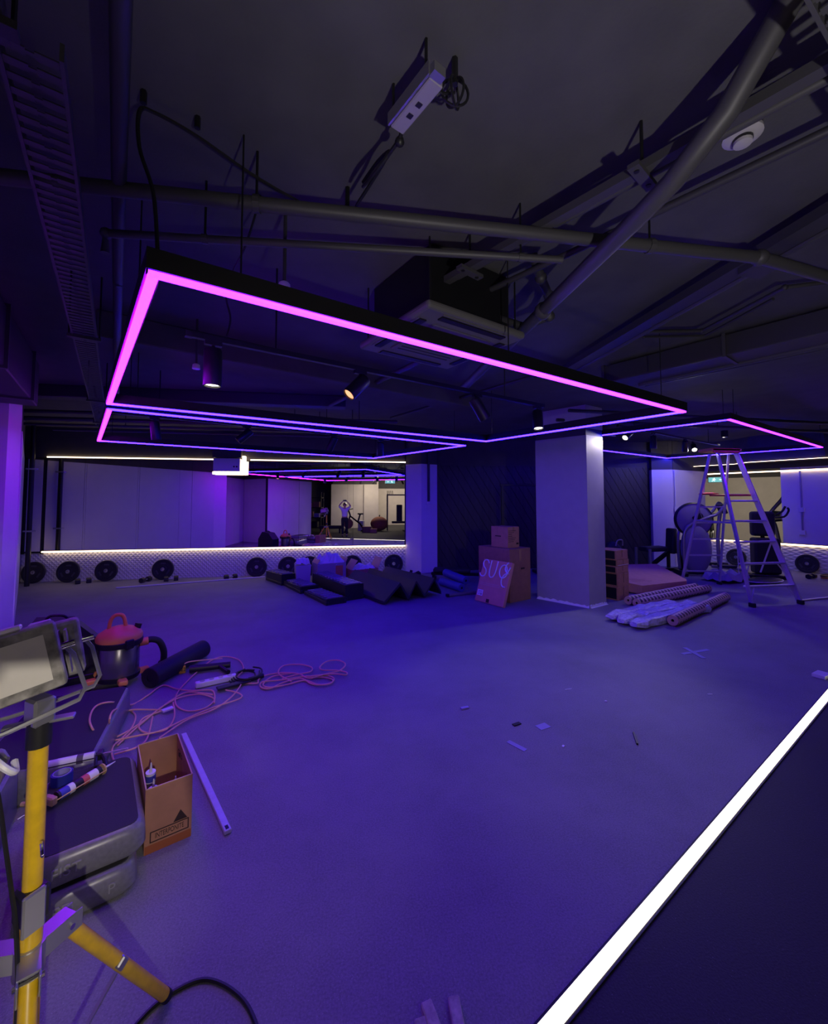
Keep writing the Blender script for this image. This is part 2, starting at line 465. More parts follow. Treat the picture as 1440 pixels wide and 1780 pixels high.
# boxed unit breaking the upper light line, with its bent light line
wb = thing('boxed_unit', 'pale boxed unit hanging at the top of the mirror', 'box', (-2.66, BY - 0.12, 0))
MB().box((0, 0, 2.56), (0.58, 0.2, 0.30), bev=0.012).build('casing', PANELW, wb)
MB().box((0, 0.0, 2.98), (0.62, 0.2, 0.50)).build('hanger_duct', UPPER, wb)
for dx in (0.16, 0.22): MB().cyl((dx, -0.11, 2.52), (dx, -0.098, 2.52), 0.02, seg=8).build('knob', BLACK, wb)
lb = thing('bent_light_strip', 'L-shaped white light line under and beside the pale box', 'light strip', (-2.66, BY - 0.12, 0))
MB().box((0.02, 0, 2.375), (0.66, 0.14, 0.055)).build('diffuser', LED_W, lb)
MB().box((0.36, 0, 2.56), (0.06, 0.14, 0.42)).build('diffuser', LED_W, lb)

# conduit drop near the left end
cd = thing('conduit_drop', 'black conduit with saddle clips beside the narrow mirror', 'conduit', (-6.40, 9.84, 0))
MB().cyl((0, 0, 0), (0, 0, CZ), 0.045, seg=10).build('pipe', BLACKM, cd, True)
for z in (1.12, 2.4): MB().box((0, 0, z), (0.17, 0.1, 0.03)).build('clip', STEEL, cd)

# --- column right of the mirror
mb = MB(); mb.prism([(1.49, 10.44), (1.49, 10.29), (1.83, 10.02), (2.26, 10.20), (2.26, 10.44)], 0, 2.64)
struct(mb.build('wall_back', PANELW), 'white column between mirror and dark boarded wall')
mb = MB(); mb.prism([(1.49, 10.44), (1.49, 10.29), (1.83, 10.02), (2.26, 10.20), (2.26, 10.44)], 2.64, CZ)
struct(mb.build('wall_back', UPPER), 'dark upper part of the white column')
ce = thing('conduit_drop', 'dark conduit ending in a small box on the white column', 'conduit', (2.02, 10.075, 0), R(23))
MB().box((0, 0, 2.52), (0.05, 0.04, 1.60)).build('pipe', PIPED, ce)
MB().box((0, -0.01, 1.69), (0.13, 0.06, 0.07), bev=0.006).build('switch_box', PLASTICW, ce)

# --- dark diagonal boarded wall
WX0, WX1, WZ1 = 2.26, 8.22, 2.64
wood = wall('wall_back', (WX0, BY + 0.02), (WX1, BY + 0.02), 0, WZ1, JOINT, 0.14, 1, 'dark wall of diagonal charcoal boards')
wall('wall_back', (WX0, BY), (WX1 + 0.5, BY), WZ1, CZ, UPPER, 0.14, 1)
def clip(poly, nx, nz, c):
    out = []
    for i in range(len(poly)):
        P, Q = poly[i], poly[(i+1) % len(poly)]
        dp = nx*P[0] + nz*P[1] - c; dq = nx*Q[0] + nz*Q[1] - c
        if dp >= 0: out.append(P)
        if dp * dq < 0:
            t = dp / (dp - dq); out.append((P[0] + (Q[0]-P[0])*t, P[1] + (Q[1]-P[1])*t))
    return out
ang = R(-58); dx, dz = math.cos(ang), math.sin(ang); nx, nz = -dz, dx
rect = [(WX0, 0), (WX1, 0), (WX1, WZ1), (WX0, WZ1)]
cs = [nx*x + nz*z for x, z in rect]
c0 = min(cs); bw = 0.185
while c0 < max(cs):
    poly = clip(clip(rect, nx, nz, c0 + 0.004), -nx, -nz, -(c0 + bw - 0.004))
    if len(poly) >= 3:
        y1 = BY - 0.012 - random.random() * 0.006
        o = MB(); o.prism([(x, z) for x, z in poly], -(BY + 0.02), -y1, ROTX)
        o.build('plank', DWOOD, wood)
    c0 += bw

# --- white walls at the right, with conduits
wall('wall_right', (8.20, 10.16), (8.68, 9.98), 0, 2.58, PANELW, 0.3, 1)
wall('wall_right', (8.20, 10.16), (8.68, 9.98), 2.58, CZ, UPPER, 0.3, 1)
wall('wall_right', (8.70, 9.98), (10.22, 10.56), 0, 2.58, PANELW, 0.12, 1)
wall('wall_right', (8.70, 9.98), (10.22, 10.56), 2.58, CZ, UPPER, 0.12, 1)
cr = thing('conduit_drop', 'white surface conduit with a socket on the white right-hand wall', 'conduit', (8.72, 9.975, 0))
MB().box((0, -0.012, 1.75), (0.03, 0.03, 1.6)).build('pipe', PLASTICW, cr)
MB().box((0.01, -0.02, 1.52), (0.11, 0.04, 0.13), bev=0.006).build('socket', PLASTICW, cr)
MB().box((0.03, -0.02, 0.86), (0.13, 0.04, 0.1), bev=0.006).build('socket', PLASTICW, cr)
# --- right wall along the grid with the lit opening
RW0 = Vector((10.26, 10.47, 0))
def rw(t, off=0.0): p = RW0 - V * t + U * off; return (p.x, p.y)
OPN = 1.60
wall('wall_right', rw(-0.1), rw(9.0), 0, 0.64, TREAD, 0.12, 1, 'white tread-plate kick wall of the right side')
wall('wall_right', rw(OPN), rw(9.0), 0.64, 2.58, PANELW, 0.12, 1)
wall('wall_right', rw(-0.1), rw(9.0), 2.58, CZ, UPPER, 0.12, 1)
led('light_strip', (*rw(0.0, -0.03), 0.655), (*rw(5.0, -0.03), 0.655), (0.03, 0.03), 'white light line along the sill of the right-hand wall', LED_W,
    house=((0, 0.0, 0.022), (0.05, 0.012)))
led('light_strip', (*rw(0.0, -0.03), 2.50), (*rw(5.0, -0.03), 2.50), (0.03, 0.03), 'white light line above the opening in the right-hand wall', LED_W,
    house=((0, 0.0, 0.022), (0.05, 0.012)))
cr2 = thing('conduit_drop', 'grey conduit with two boxes on the white panel right of the opening', 'conduit', (*rw(1.98, -0.02), 0), G)
MB().box((0, 0, 1.75), (0.03, 0.03, 1.64)).build('pipe', STEEL, cr2)
for z in (1.52, 0.96): MB().box((-0.01, 0, z), (0.05, 0.11, 0.11), bev=0.006).build('socket', PLASTICW, cr2)
# bulkhead above, stepped, with its light edge
bk = MB()
pts = [rw(-0.3, -0.02), rw(6.5, -0.02), rw(6.5, -0.55), rw(3.0, -0.55), rw(2.6, -0.9), rw(1.2, -0.9), rw(0.8, -0.55), rw(-0.3, -0.55)]
bk.prism(pts, 2.72, CZ)
struct(bk.build('trim_2', UPPER), 'stepped dark bulkhead over the right-hand wall')
bl = thing('bulkhead_light', 'thin white light edge along the stepped bulkhead at right', 'light strip', (0, 0, 0))
m2 = MB()
e = [rw(-0.3, -0.57), rw(0.8, -0.57), rw(1.2, -0.92), rw(2.6, -0.92), rw(3.0, -0.57), rw(6.5, -0.57)]
m2.tube([(x, y, 2.705) for x, y in e], 0.006, 6)
m2.build('diffuser', LED_W, bl)
# far side closure of the hall
wall('wall_right', rw(9.0), (14.6, -3.0), 0, CZ, UPPER, 0.12, 1)
wall('wall_right', (14.6, -3.0), (14.6, -9.6), 0, CZ, BEIGE, 0.12, 1)
# --- walls behind the photographer (seen in the mirror)
wall('wall_front', (-4.6, -7.6), (-0.86, -7.6), 0, CZ, UPPER, 0.12, -1)
wf = wall('wall_front', (-0.86, -6.6), (1.20, -6.6), 0, 2.78, JOINT, 0.12, -1); panels(wf, (-0.86, -6.6), (1.20, -6.6), 0, 2.78, BEIGE, 1.05, -1)
wf = wall('wall_front', (1.20, -6.38), (2.12, -6.38), 0, 2.78, BEIGE, 0.5, -1)
wall('wall_front', (-0.86, -6.6), (2.12, -6.6), 2.78, CZ, UPPER, 0.12, -1)
wall('wall_front', (-0.86, -7.6), (-0.86, -6.6), 0, CZ, UPPER, 0.1, -1)
wall('wall_front', (2.12, -6.4), (2.12, -9.6), 0, CZ, BEIGE, 0.1, -1)
wall('wall_front', (2.12, -9.6), (14.6, -9.6), 0, 2.6, BEIGE, 0.12, -1)
wall('wall_front', (2.12, -9.6), (14.6, -9.6), 2.6, CZ, UPPER, 0.12, -1)
# --- second gym area seen through the lit opening
wall('wall_right', (13.2, 20.0), (19.6, 13.4), 0, 2.75, BEIGE, 0.12, 1)
wall('wall_right', (13.2, 20.0), (19.6, 13.4), 2.75, CZ, UPPER, 0.12, 1)
wall('wall_right', (10.2, 10.8), (9.2, 16.0), 0, CZ, UPPER, 0.12, -1)
wall('wall_right', (9.2, 16.0), (13.2, 20.0), 0, CZ, UPPER, 0.12, 1)
wall('wall_right', (19.6, 13.4), (15.4, 4.0), 0, CZ, UPPER, 0.12, 1)
wall('wall_right', rw(9.0, 0.1), (15.4, 4.0), 0, CZ, UPPER, 0.12, -1)

# --- free-standing pillar
PIL = [(3.42, 7.16), (3.95, 6.38), (4.39, 6.59), (3.86, 7.37)]
mb = MB(); mb.prism(PIL, 0, 2.84)
struct(mb.build('wall_pillar', GREYP), 'grey square pillar standing free in the hall')
mb = MB(); mb.prism(PIL, 2.96, CZ)
struct(mb.build('wall_pillar', GREYW), 'upper part of the free-standing pillar')
ex = [(Vector((p[0], p[1], 0)) - Vector((3.905, 6.875, 0))) * 0.985 + Vector((3.905, 6.875, 0)) for p in PIL]
mb = MB(); mb.prism([(p.x, p.y) for p in ex], 2.84, 2.96)
struct(mb.build('trim_3', PIPED), 'dark band round the top of the pillar')
# ragged pale skirt left by removed skirting
sk = MB()
for p, q in ((PIL[0], PIL[1]), (PIL[1], PIL[2])):
    P = Vector((*p, 0)); Q = Vector((*q, 0)); d = (Q - P); n = Vector((d.y, -d.x, 0)).normalized()
    k = 22; top = []
    for i in range(k + 1):
        top.append(0.02 + 0.035 * random.random() * (1 if i % 3 else 0.4))
    for i in range(k):
        s0 = P + d * (i / k); s1 = P + d * ((i + 1) / k)
        for (A, zA, B, zB) in ((s0, top[i], s1, top[i+1]),):
            o1 = n * 0.012
            sk.quad(A + o1, B + o1, B + o1 + Vector((0, 0, zB)), A + o1 + Vector((0, 0, zA)))
            sk.quad(A + o1 + Vector((0, 0, zA)), B + o1 + Vector((0, 0, zB)), B + Vector((0, 0, zB)), A + Vector((0, 0, zA)))
            sk.quad(A + o1 + n * 0.03, B + o1 + n * 0.03 , B + o1 + Vector((0, 0, 0.006)), A + o1 + Vector((0, 0, 0.006)))
struct(sk.build('baseboard_pillar', PAPER), 'ragged white strip round the foot of the pillar')

# --- white light line set into the floor
led('inset_light_strip', tuple(FL_A + FL_D * -2.6 + Vector((0, 0, 0.004))), tuple(FL_A + FL_D * 7.0 + Vector((0, 0, 0.004))), (0.05, 0.012),
    'long white light line set into the floor, running from bottom centre to the right', LED_F, house=((0, 0, -0.001), (0.07, 0.008)))
# ================================================================== LIGHT FRAMES, TRACKS, CEILING SERVICES
def light_frame(label, cs, z, hangers, mats):
    c0 = sum((Vector(c) for c in cs), Vector((0, 0))) / len(cs)
    t = thing('pendant_light', label, 'ceiling light', (c0.x, c0.y, z))
    n = len(cs)
    for i in range(n):
        p = Vector((*cs[i], 0)) - Vector((c0.x, c0.y, 0)); q = Vector((*cs[(i+1) % n], 0)) - Vector((c0.x, c0.y, 0))
        d = (q - p).normalized(); L = (q - p).length
        M = Matrix.Translation((p + q) / 2) @ d.to_track_quat('X', 'Z').to_matrix().to_4x4()
        b = MB().box((0, 0, 0.055), (L + 0.05, 0.055, 0.085)).build('bar', BLACKM, t, M=M)
        MB().box((0, 0, 0.0055), (L + (0.036 if i % 2 == 0 else -0.038), 0.036, 0.015)).build('diffuser', mats[i], b, M=M)
    for x, y in hangers:
        MB().cyl((x - c0.x, y - c0.y, 0.09), (x - c0.x, y - c0.y, CZ - z), 0.004, seg=5).build('hanger_wire', BLACKM, t)
    return t
light_frame('large violet rectangular light frame hanging nearest, over the middle of the floor', [(-0.74, 1.73), (3.30, 3.63), (2.06, 5.94), (-2.12, 4.17)], 2.62,
            [(-0.45, 1.86), (1.05, 2.57), (2.9, 3.44), (2.1, 5.8), (-1.9, 4.2), (-1.05, 2.3)], (LED_V, LED_B, LED_B, LED_P))
light_frame('violet rectangular light frame behind the nearest one, in front of the mirror', [(-2.24, 4.42), (1.88, 6.46), (0.58, 8.70), (-3.58, 6.81)], 2.62,
            [(-2.1, 4.5), (1.7, 6.4), (0.6, 8.5), (-3.4, 6.8)], (LED_B, LED_B, LED_B, LED_P))
light_frame('violet rectangular light frame beyond the pillar at right', [(5.33, 5.06), (10.07, 7.41), (8.54, 10.0), (3.80, 7.74)], 2.88,
            [(5.5, 5.15), (5.38, 5.2), (9.9, 7.3), (8.5, 9.9)], (LED_V, LED_B, LED_B, LED_B))

def spot(label, p, aim, lit, hot=WHITE, power=30, L=0.22, r=0.054, lens=None, ang=40, soft=0.03):
    # p: point on the track; aim: direction of the beam
    t = thing('track_spotlight', label, 'spotlight', p)
    d = Vector(aim).normalized()
    piv = Vector((0, 0, -0.10)) if abs(d.z) < 0.95 else Vector((0, 0, -0.05))
    MB().box((0, 0, -0.012), (0.10, 0.035, 0.03)).build('track_adapter', BLACKM, t, M=Matrix.Rotation(G, 4, 'Z'))
    MB().cyl((0, 0, -0.02), piv, 0.012, seg=8).build('stem', BLACKM, t)
    a = piv - d * (L * 0.3); b = piv + d * (L * 0.7)
    if abs(d.z) >= 0.95: a = piv; b = piv + d * L
    M = Matrix.Translation(a) @ d.to_track_quat('Z', 'Y').to_matrix().to_4x4()
    body = MB().lathe([(r*0.92, 0), (r, 0.01), (r, L), (r*0.86, L), (r*0.80, L - 0.022)], 20).build('housing', BLACKM, t, True, M=M)
    MB().lathe([(0.001, L - 0.022), (r*0.80, L - 0.0215), (r*0.80, L - 0.012), (0.001, L - 0.006)], 20, caps=False).build('lens', (lens or LENS) if lit else BLACK, t, True, M=M)
    if lit and power:
        lamp('spot_beam', 'SPOT', tuple(b + d * 0.02), tuple(b + d * 1.0), power, hot, soft, ang, 0.5, t)
    return t
def track(label, p, L, z):
    t = thing('light_track', label, 'light track', (p[0], p[1], z), G)
    MB().box((L/2, 0, 0.017), (L, 0.036, 0.034)).build('rail', BLACKM, t)
    for x in (0.02, L - 0.02): MB().box((x, 0, 0.017), (0.04, 0.042, 0.04)).build('end_cap', BLACK, t)
    for x in (0.55, L - 0.6): MB().cyl((x, 0, 0.03), (x, 0, CZ - z), 0.006, seg=5).build('hanger_rod', BLACKM, t)
    return t
T1 = Vector((-0.97, 2.70, 0)); TZ1 = 2.75
track('black spotlight track inside the nearest violet frame', T1, 3.42, TZ1)
def on(T, s, z): q = T + U * s; return (q.x, q.y, z)
spot('lit black spotlight pointing straight down, left end of the nearest track', on(T1, 0.16, TZ1), (0, 0, -1), True, WHITE, 12, 0.235, ang=70)
spot('black spotlight tilted left with an amber glowing mouth', on(T1, 1.20, TZ1), (-0.62, -0.30, -0.72), True, (1, 0.6, 0.35), 4, 0.2, lens=LENSO, ang=35)
spot('unlit black spotlight tilted right, third on the nearest track', on(T1, 2.44, TZ1), (0.55, 0.1, -0.83), False)
spot('lit black spotlight in front of the pillar, right end of the nearest track', on(T1, 3.32, TZ1), (-0.05, -0.2, -1), True, WHITE, 17, 0.2, ang=75)
T2 = Vector((-2.75, 5.30, 0)); TZ2 = 2.76
track('black spotlight track inside the violet frame before the mirror', T2, 3.9, TZ2)
spot('black spotlight with a faint red mouth, leftmost on the track before the mirror', on(T2, 0.5, TZ2), (0.05, 0.2, -0.9), True, power=0, lens=LENSO)
spot('black spotlight tilted left with a pink mouth, second on the track before the mirror', on(T2, 1.58, TZ2), (-0.7, -0.2, -0.7), True, (1, 0.5, 0.4), 2, lens=LENSO)
spot('unlit black spotlight, third on the track before the mirror', on(T2, 2.85, TZ2), (-0.4, 0.3, -0.86), False)
spot('unlit black spotlight, rightmost on the track before the mirror', on(T2, 3.7, TZ2), (0.0, 0.3, -0.95), False)
T3 = Vector((4.62, 6.50, 0)); TZ3 = 3.02
track('black spotlight track inside the violet frame at right', T3, 4.4, TZ3)
spot('lit spotlight beside the pillar, leftmost on the right-hand track', on(T3, 0.36, TZ3), (-0.72, -0.28, -0.50), True, WHITE, 45, 0.2, ang=85)
spot('unlit upright black spotlight between the two lit ones at right', on(T3, 1.25, TZ3), (0, 0, -1), False, L=0.24)
spot('unlit black spotlight just left of the ladder top', on(T3, 2.62, TZ3), (0.2, 0.3, -0.9), False)
spot('lit spotlight hanging in front of the ladder top', on(T3, 3.02, TZ3 - 0.02), (-0.45, -0.62, -0.6), True, WHITE, 36, 0.2, ang=110)
# small white sensors clipped above the frames
for (x, y, z, lab) in ((-0.33, 2.28, 2.92, 'small white sprinkler head above the nearest violet frame'), (-1.3, 3.9, 2.95, 'tiny pale sprinkler head near the left light bar'),):
    t = thing('sprinkler_head', lab, 'sprinkler', (x, y, z))
    MB().cyl((0, 0, 0), (0, 0, CZ - z), 0.010, seg=6).build('drop_pipe', PIPED, t)
    MB().lathe([(0.012, -0.05), (0.034, -0.045), (0.03, -0.01), (0.018, 0.0)], 10).build('head', PLASTICW, t, True)

# --- pipes and trays under the ceiling
def pipe(label, pts, r, m=PIPE, joints=(), cat='pipe', clips=(), name='ceiling_pipe'):
    t = thing(name, label, cat, pts[0]); o = Vector(pts[0])
    P = [Vector(p) - o for p in pts]
    MB().tube(P, r, 10).build('pipe', m, t, True)
    for i in joints:
        MB().sph(P[i], r * 1.35, seg=10).build('elbow', m, t, True)
    for i, f in clips:
        q = P[i].lerp(P[i+1], f)
        MB().cyl((q.x, q.y, q.z + r*0.5), (q.x, q.y, CZ - o.z), 0.006, seg=5).build('hanger_rod', BLACKM, t)
        MB().cyl((q.x - 0.014, q.y, q.z), (q.x + 0.014, q.y, q.z), r * 1.18, seg=10).build('clip', m, t)
    return t
pipe('long grey pipe crossing the ceiling from left to right, nearer of two', [(-2.6, 1.95, 3.1), (2.27, 1.93, 3.1), (4.6, 2.35, 3.1)], 0.033, PIPE, (1,), clips=((0, 0.45), (0, 0.86)))
pipe('long thin grey pipe with a dropped left end, farther of two', [(-1.16, 2.20, 2.95), (-1.16, 2.20, 3.05), (1.15, 2.05, 3.05)], 0.020, PIPE, (1,), clips=((1, 0.2), (1, 0.9)))
pipe('thick round grey pipe slanting up at right', [(1.37, 0.98, 3.36), (1.30, 1.2, 3.10), (1.26, 1.4, 3.0), (1.25, 1.6, 2.98), (1.26, 2.5, 2.98), (1.27, 4.4, 2.98)], 0.042, PIPE, (4,))
pipe('grey conduit running beside the slotted rail', [(1.78, 0.80, 3.17), (0.70, 2.52, 3.17)], 0.020, PIPE, cat='conduit')
pipe('lower grey conduit parallel to the slotted rail', [(2.2, 0.75, 3.2), (1.30, 2.2, 3.2), (0.72, 3.1, 3.2)], 0.020, PIPED, cat='conduit')
pipe('dark conduit just behind the slotted rail', [(1.95, 0.75, 3.28), (0.95, 2.35, 3.28)], 0.022, PIPED, cat='conduit')
rl = thing('slotted_rail', 'slotted grey steel rail slanting under the ceiling right of centre', 'rail', (1.16, 1.62, 3.12))
rd = Vector((-0.84, 1.41, 0)).normalized()
Mr = rd.to_track_quat('X', 'Z').to_matrix().to_4x4()
MB().box((0, 0, 0.02), (2.1, 0.05, 0.04)).build('rail', PIPE, rl, M=Mr)
for s in (-0.12, 0.85):
    MB().cyl(tuple(Mr @ Vector((s, 0, 0.02))), tuple(Mr @ Vector((s, 0, CZ - 3.12))), 0.007, seg=6).build('hanger_rod', BLACKM, rl)
    MB().box((s, 0, -0.012), (0.045, 0.19, 0.02)).build('bracket', PIPE, rl, M=Mr)
    for k in (-0.06, 0.06): MB().cyl((s, k, -0.026), (s, k, -0.018), 0.011, seg=8).build('bolt_hole', BLACK, rl, M=Mr)
pipe('dark conduit bending round the ceiling at the right edge', [(3.9, 2.3, 3.24), (3.2, 2.27, 3.22), (2.99, 2.38, 3.22), (3.05, 3.12, 3.22), (2.61, 3.21, 3.22), (2.43, 3.05, 3.22)], 0.016, PIPED, (2, 3, 4), cat='conduit')
pipe('thin conduit bending parallel below the dark one', [(3.16, 2.6, 3.26), (3.25, 3.3, 3.26), (2.72, 3.42, 3.26), (2.5, 3.3, 3.26)], 0.012, PIPED, (1, 2), cat='conduit')
ct = thing('cable_channel', 'flat dark cable channel crossing the ceiling at right', 'cable tray', (2.5, 1.35, 3.2))
MB().box((-0.04, 1.55, 0.03), (0.13, 3.4, 0.06)).build('channel', PIPED, ct)
MB().tube([(0.05, -0.1, 0), (0.05, 3.2, 0)], 0.018, 8).build('pipe', PIPE, ct, True)
MB().box((0, 0.78, 0.0), (0.17, 0.15, 0.1), bev=0.01).build('junction_box', PIPED, ct)
dt = thing('air_duct', 'grey rectangular air duct at the upper right, slanting away', 'duct', (3.1, 4.5, 3.11))
dd = Vector((0.47, -0.883, 0)); Md = dd.to_track_quat('X', 'Z').to_matrix().to_4x4()
MB().box((2.1, 0, 0.10), (4.2, 0.34, 0.20), bev=0.008).build('duct', PIPED, dt, M=Md)
for s in (0.02, 1.2, 2.4, 3.6): MB().box((s, 0, 0.10), (0.03, 0.37, 0.225)).build('flange', PIPE, dt, M=Md)
pipe('grey pipe running beside the right-hand air duct', [(3.42, 4.4, 3.12), (5.3, 0.86, 3.12)], 0.03, PIPE)
pipe('second dark pipe right of the air duct', [(3.62, 4.55, 3.16), (5.6, 0.9, 3.16)], 0.022, PIPED)
for k, (y, z, x0, x1, r_) in enumerate(((7.30, 3.13, -5.2, 0.9, 0.03), (7.42, 3.04, -5.0, 1.4, 0.035), (7.55, 2.97, -5.2, 0.2, 0.022), (7.66, 2.90, -4.7, 0.6, 0.016))):
    pipe(('topmost', 'second from top', 'third from top', 'lowest')[k] + ' of the four level pipes before the mirror wall', [(x0, y, z), (x1, y, z)], r_, PIPE, clips=((0, 0.3), (0, 0.8)))
for k, (y, z) in enumerate(((6.3, 3.22), (6.7, 3.14))):
    pipe(('upper', 'lower')[k] + ' level dark pipe over the right-hand violet frame', [(3.6, y, z), (12.0, y + 0.4, z)], 0.028, PIPED, clips=((0, 0.4),))
pipe('diagonal grey pipe behind the spotlights of the nearest track', [(1.0, 3.7, 3.2), (-0.3, 6.6, 3.2)], 0.03, PIPE)
pipe('second diagonal pipe behind the nearest track, right of the first', [(2.2, 4.6, 3.22), (0.8, 7.4, 3.22)], 0.022, PIPED)
bm_ = thing('ceiling_beam', 'dark broad beam under the ceiling behind the nearest violet frame', 'beam', (-0.2, 5.0, 3.12))
MB().box((0, 0, 0.115), (4.4, 0.36, 0.23), rot=R(28), bev=0.01).build('beam', CEIL, bm_)
bm2 = thing('ceiling_beam', 'dark level beam at the far left under the ceiling', 'beam', (-2.6, 6.55, 3.18))
MB().box((0, 0, 0.085), (5.2, 0.22, 0.17), bev=0.01).build('beam', PIPED, bm2)

# --- perforated cable trays
RUNG = MB(); RUNG.box((0, -0.034, 0), (0.026, 0.05, 0.004)); RUNG.box((0, 0.034, 0), (0.026, 0.05, 0.004)); RUNG.box((0.0, 0, 0), (0.012, 0.13, 0.003))
rung_o = None
def tray(label, p, d, L, wid, z, step=0.052):
    global rung_o
    d = Vector((d[0], d[1], 0)).normalized(); rz = math.atan2(d.y, d.x)
    t = thing('cable_tray', label, 'cable tray', (p[0], p[1], z), rz)
    for s in (-1, 1): MB().box((L/2, s * wid / 2, 0.022), (L, 0.010, 0.05)).build('side_rail', PIPE, t)
    n = min(170, int(L / step))
    for i in range(n):
        if rung_o is None:
            rung_o = RUNG.build('rung', PIPE, t); o = rung_o
        else:
            o = rung_o.copy(); COL.objects.link(o); o.parent = t
        o.location = (step * (i + 0.5), 0, 0.002); o.scale = (1, wid / 0.13, 1)
    for f in ((0.35, 0.7, 0.95) if L > 3 else (0.93,)):
        MB().box((L*f, 0, -0.012), (0.04, wid + 0.06, 0.02)).build('bracket', PIPED, t)
        for s in (-1, 1): MB().cyl((L*f, s * (wid/2 + 0.02), 0), (L*f, s * (wid/2 + 0.02), CZ - z), 0.006, seg=5).build('hanger_rod', BLACKM, t)
    return t
tray('long narrow perforated cable tray running away along the upper left', (-0.80, 1.15), V, 6.6, 0.13, 2.90)
tray('wider perforated cable tray nearest in the upper left corner', (-0.48, 0.2), V, 0.98, 0.19, 2.86)
tray('perforated cable tray in the upper right corner', (0.75, 0.55), (0.92, 0.39), 2.6, 0.2, 3.02)
pipe('dark pipe running along the right side of the left tray', [(-0.52, 1.0, 3.12), (-3.5, 7.1, 3.12)], 0.028, PIPED, clips=((0, 0.3), (0, 0.7)))
ad = thing('air_duct', 'large dark rectangular air duct at the far left under the ceiling', 'duct', (-1.75, 1.3, 2.80), math.atan2(V.y, V.x))
MB().box((2.1, 0, 0.25), (4.5, 0.5, 0.48), bev=0.01).build('duct', mat('dark_duct_paint', (0.03, 0.029, 0.036), 0.6), ad)
for s in (0.0, 1.3, 2.6, 3.9): MB().box((s, 0, 0.25), (0.035, 0.55, 0.52)).build('flange', PIPED, ad)

# --- ceiling cassette air conditioner
ac = thing('ceiling_air_conditioner', 'square ceiling cassette air conditioner above the nearest light frame', 'air conditioner', (0.67, 2.93, 2.88), G)
MB().box((0, 0, 0.26), (0.70, 0.70, 0.40), bev=0.01).build('housing', BLACKM, ac)
ACG = mat('dark_grey_enamel', (0.15, 0.145, 0.15), 0.5)
face = MB().box((0, 0, 0.03), (0.86, 0.86, 0.055), bev=0.02, seg=2).build('face_panel', ACG, ac)
for i in range(4):
    Mz = Matrix.Rotation(i * math.pi/2, 4, 'Z')
    MB().box((0, 0.355, -0.001), (0.56, 0.05, 0.012)).build('air_slot', BLACK, ac, M=Mz)
    MB().box((0, 0.395, 0.002), (0.58, 0.012, 0.012)).build('flap', ACG, ac, M=Mz)
MB().box((0, 0, -0.004), (0.52, 0.52, 0.014), bev=0.01).build('grille', ACG, ac)
for i in range(9): MB().box((0, -0.2 + i*0.05, -0.012), (0.46, 0.012, 0.006)).build('grille_slat', PIPED, ac)
for x in (-0.38, 0.38):
    for y in (-0.38, 0.38): MB().cyl((x, y, 0.05), (x, y, CZ - 2.88), 0.006, seg=5).build('hanger_rod', BLACKM, ac)
pipe('bent insulated pipe beside the cassette air conditioner', [(1.05, 2.75, 3.02), (1.3, 2.85, 3.02), (1.42, 2.72, 3.05), (1.42, 2.72, 3.2), (1.25, 2.5, 3.2), (1.15, 2.4, 3.28)], 0.03, PIPED, (1, 2, 3, 4))

# --- led driver and its cables
dv = thing('light_driver', 'pale rectangular power box under the ceiling with two dark sockets', 'power box', (0.245, 1.455, 3.21), R(118))
MB().box((0, 0, 0.0), (0.24, 0.06, 0.04), bev=0.004).build('casing', mat('grey_lilac_enamel', (0.30, 0.27, 0.36), 0.5), dv)
MB().box((0, 0.036, 0.012), (0.25, 0.008, 0.05)).build('mounting_rail', STEEL, dv)
for x in (-0.02, 0.035): MB().box((x, 0, -0.021), (0.02, 0.02, 0.004)).build('socket', BLACK, dv)
MB().box((-0.135, 0.01, 0.0), (0.03, 0.05, 0.035)).build('end_plate', STEEL, dv)
for x in (-0.1, 0.1): MB().cyl((x, 0.03, 0.02), (x, 0.03, 0.14), 0.006, seg=5).build('hanger_rod', BLACKM, dv)
cb = thing('black_cable', 'black cable looping from the pale power box down to the nearest violet frame', 'cable', (-0.78, 1.72, 2.72))
o_ = Vector((-0.78, 1.72, 2.72))
pts = [(-0.73, 1.735, 2.72), (-0.75, 1.73, 2.95), (-0.80, 1.72, 3.12), (-0.80, 1.71, 3.26), (-0.76, 1.74, 3.29), (-0.62, 1.80, 3.265), (-0.40, 1.91, 3.20), (-0.15, 2.04, 3.17), (0.0, 2.09, 3.18), (0.06, 1.96, 3.19), (0.13, 1.78, 3.19), (0.16, 1.68, 3.18), (0.2, 1.6, 3.19), (0.21, 1.56, 3.2)]
MB().tube([Vector(p) - o_ for p in pts], 0.008, 6, smooth=6).build('cable', BLACK, cb, True)
MB().tube([Vector(p) - o_ for p in ((0.07, 1.86, 3.18), (0.11, 1.74, 3.15), (0.17, 1.66, 3.19), (0.13, 1.74, 3.21), (0.07, 1.86, 3.2))], 0.008, 6, smooth=5).build('loop', BLACK, cb, True)
MB().sph(Vector((0.205, 1.60, 3.185)) - o_, 0.02, seg=8).build('connector', BLACK, cb, True)
for p in ((-0.79, 1.715, 3.30), (-0.62, 1.80, 3.30), (0.0, 2.10, 3.24)):
    MB().cyl(Vector(p) - o_, Vector((p[0], p[1], CZ)) - o_, 0.012, seg=6).build('hook', BLACKM, cb)
pg = thing('coiled_lead', 'small tied bunch of black lead beside the pale power box', 'cable', (0.38, 1.40, 3.22))
for k, (a0, rx) in enumerate(((0.0, 0.05), (1.0, 0.045), (2.2, 0.04))):
    MB().tube([(rx*math.cos(q)*math.cos(a0), rx*math.cos(q)*math.sin(a0), 0.05*math.sin(q)) for q in [i*math.pi/5 for i in range(10)]], 0.005, 5, smooth=2, closed=True).build('lead_loop', BLACK, pg, True)
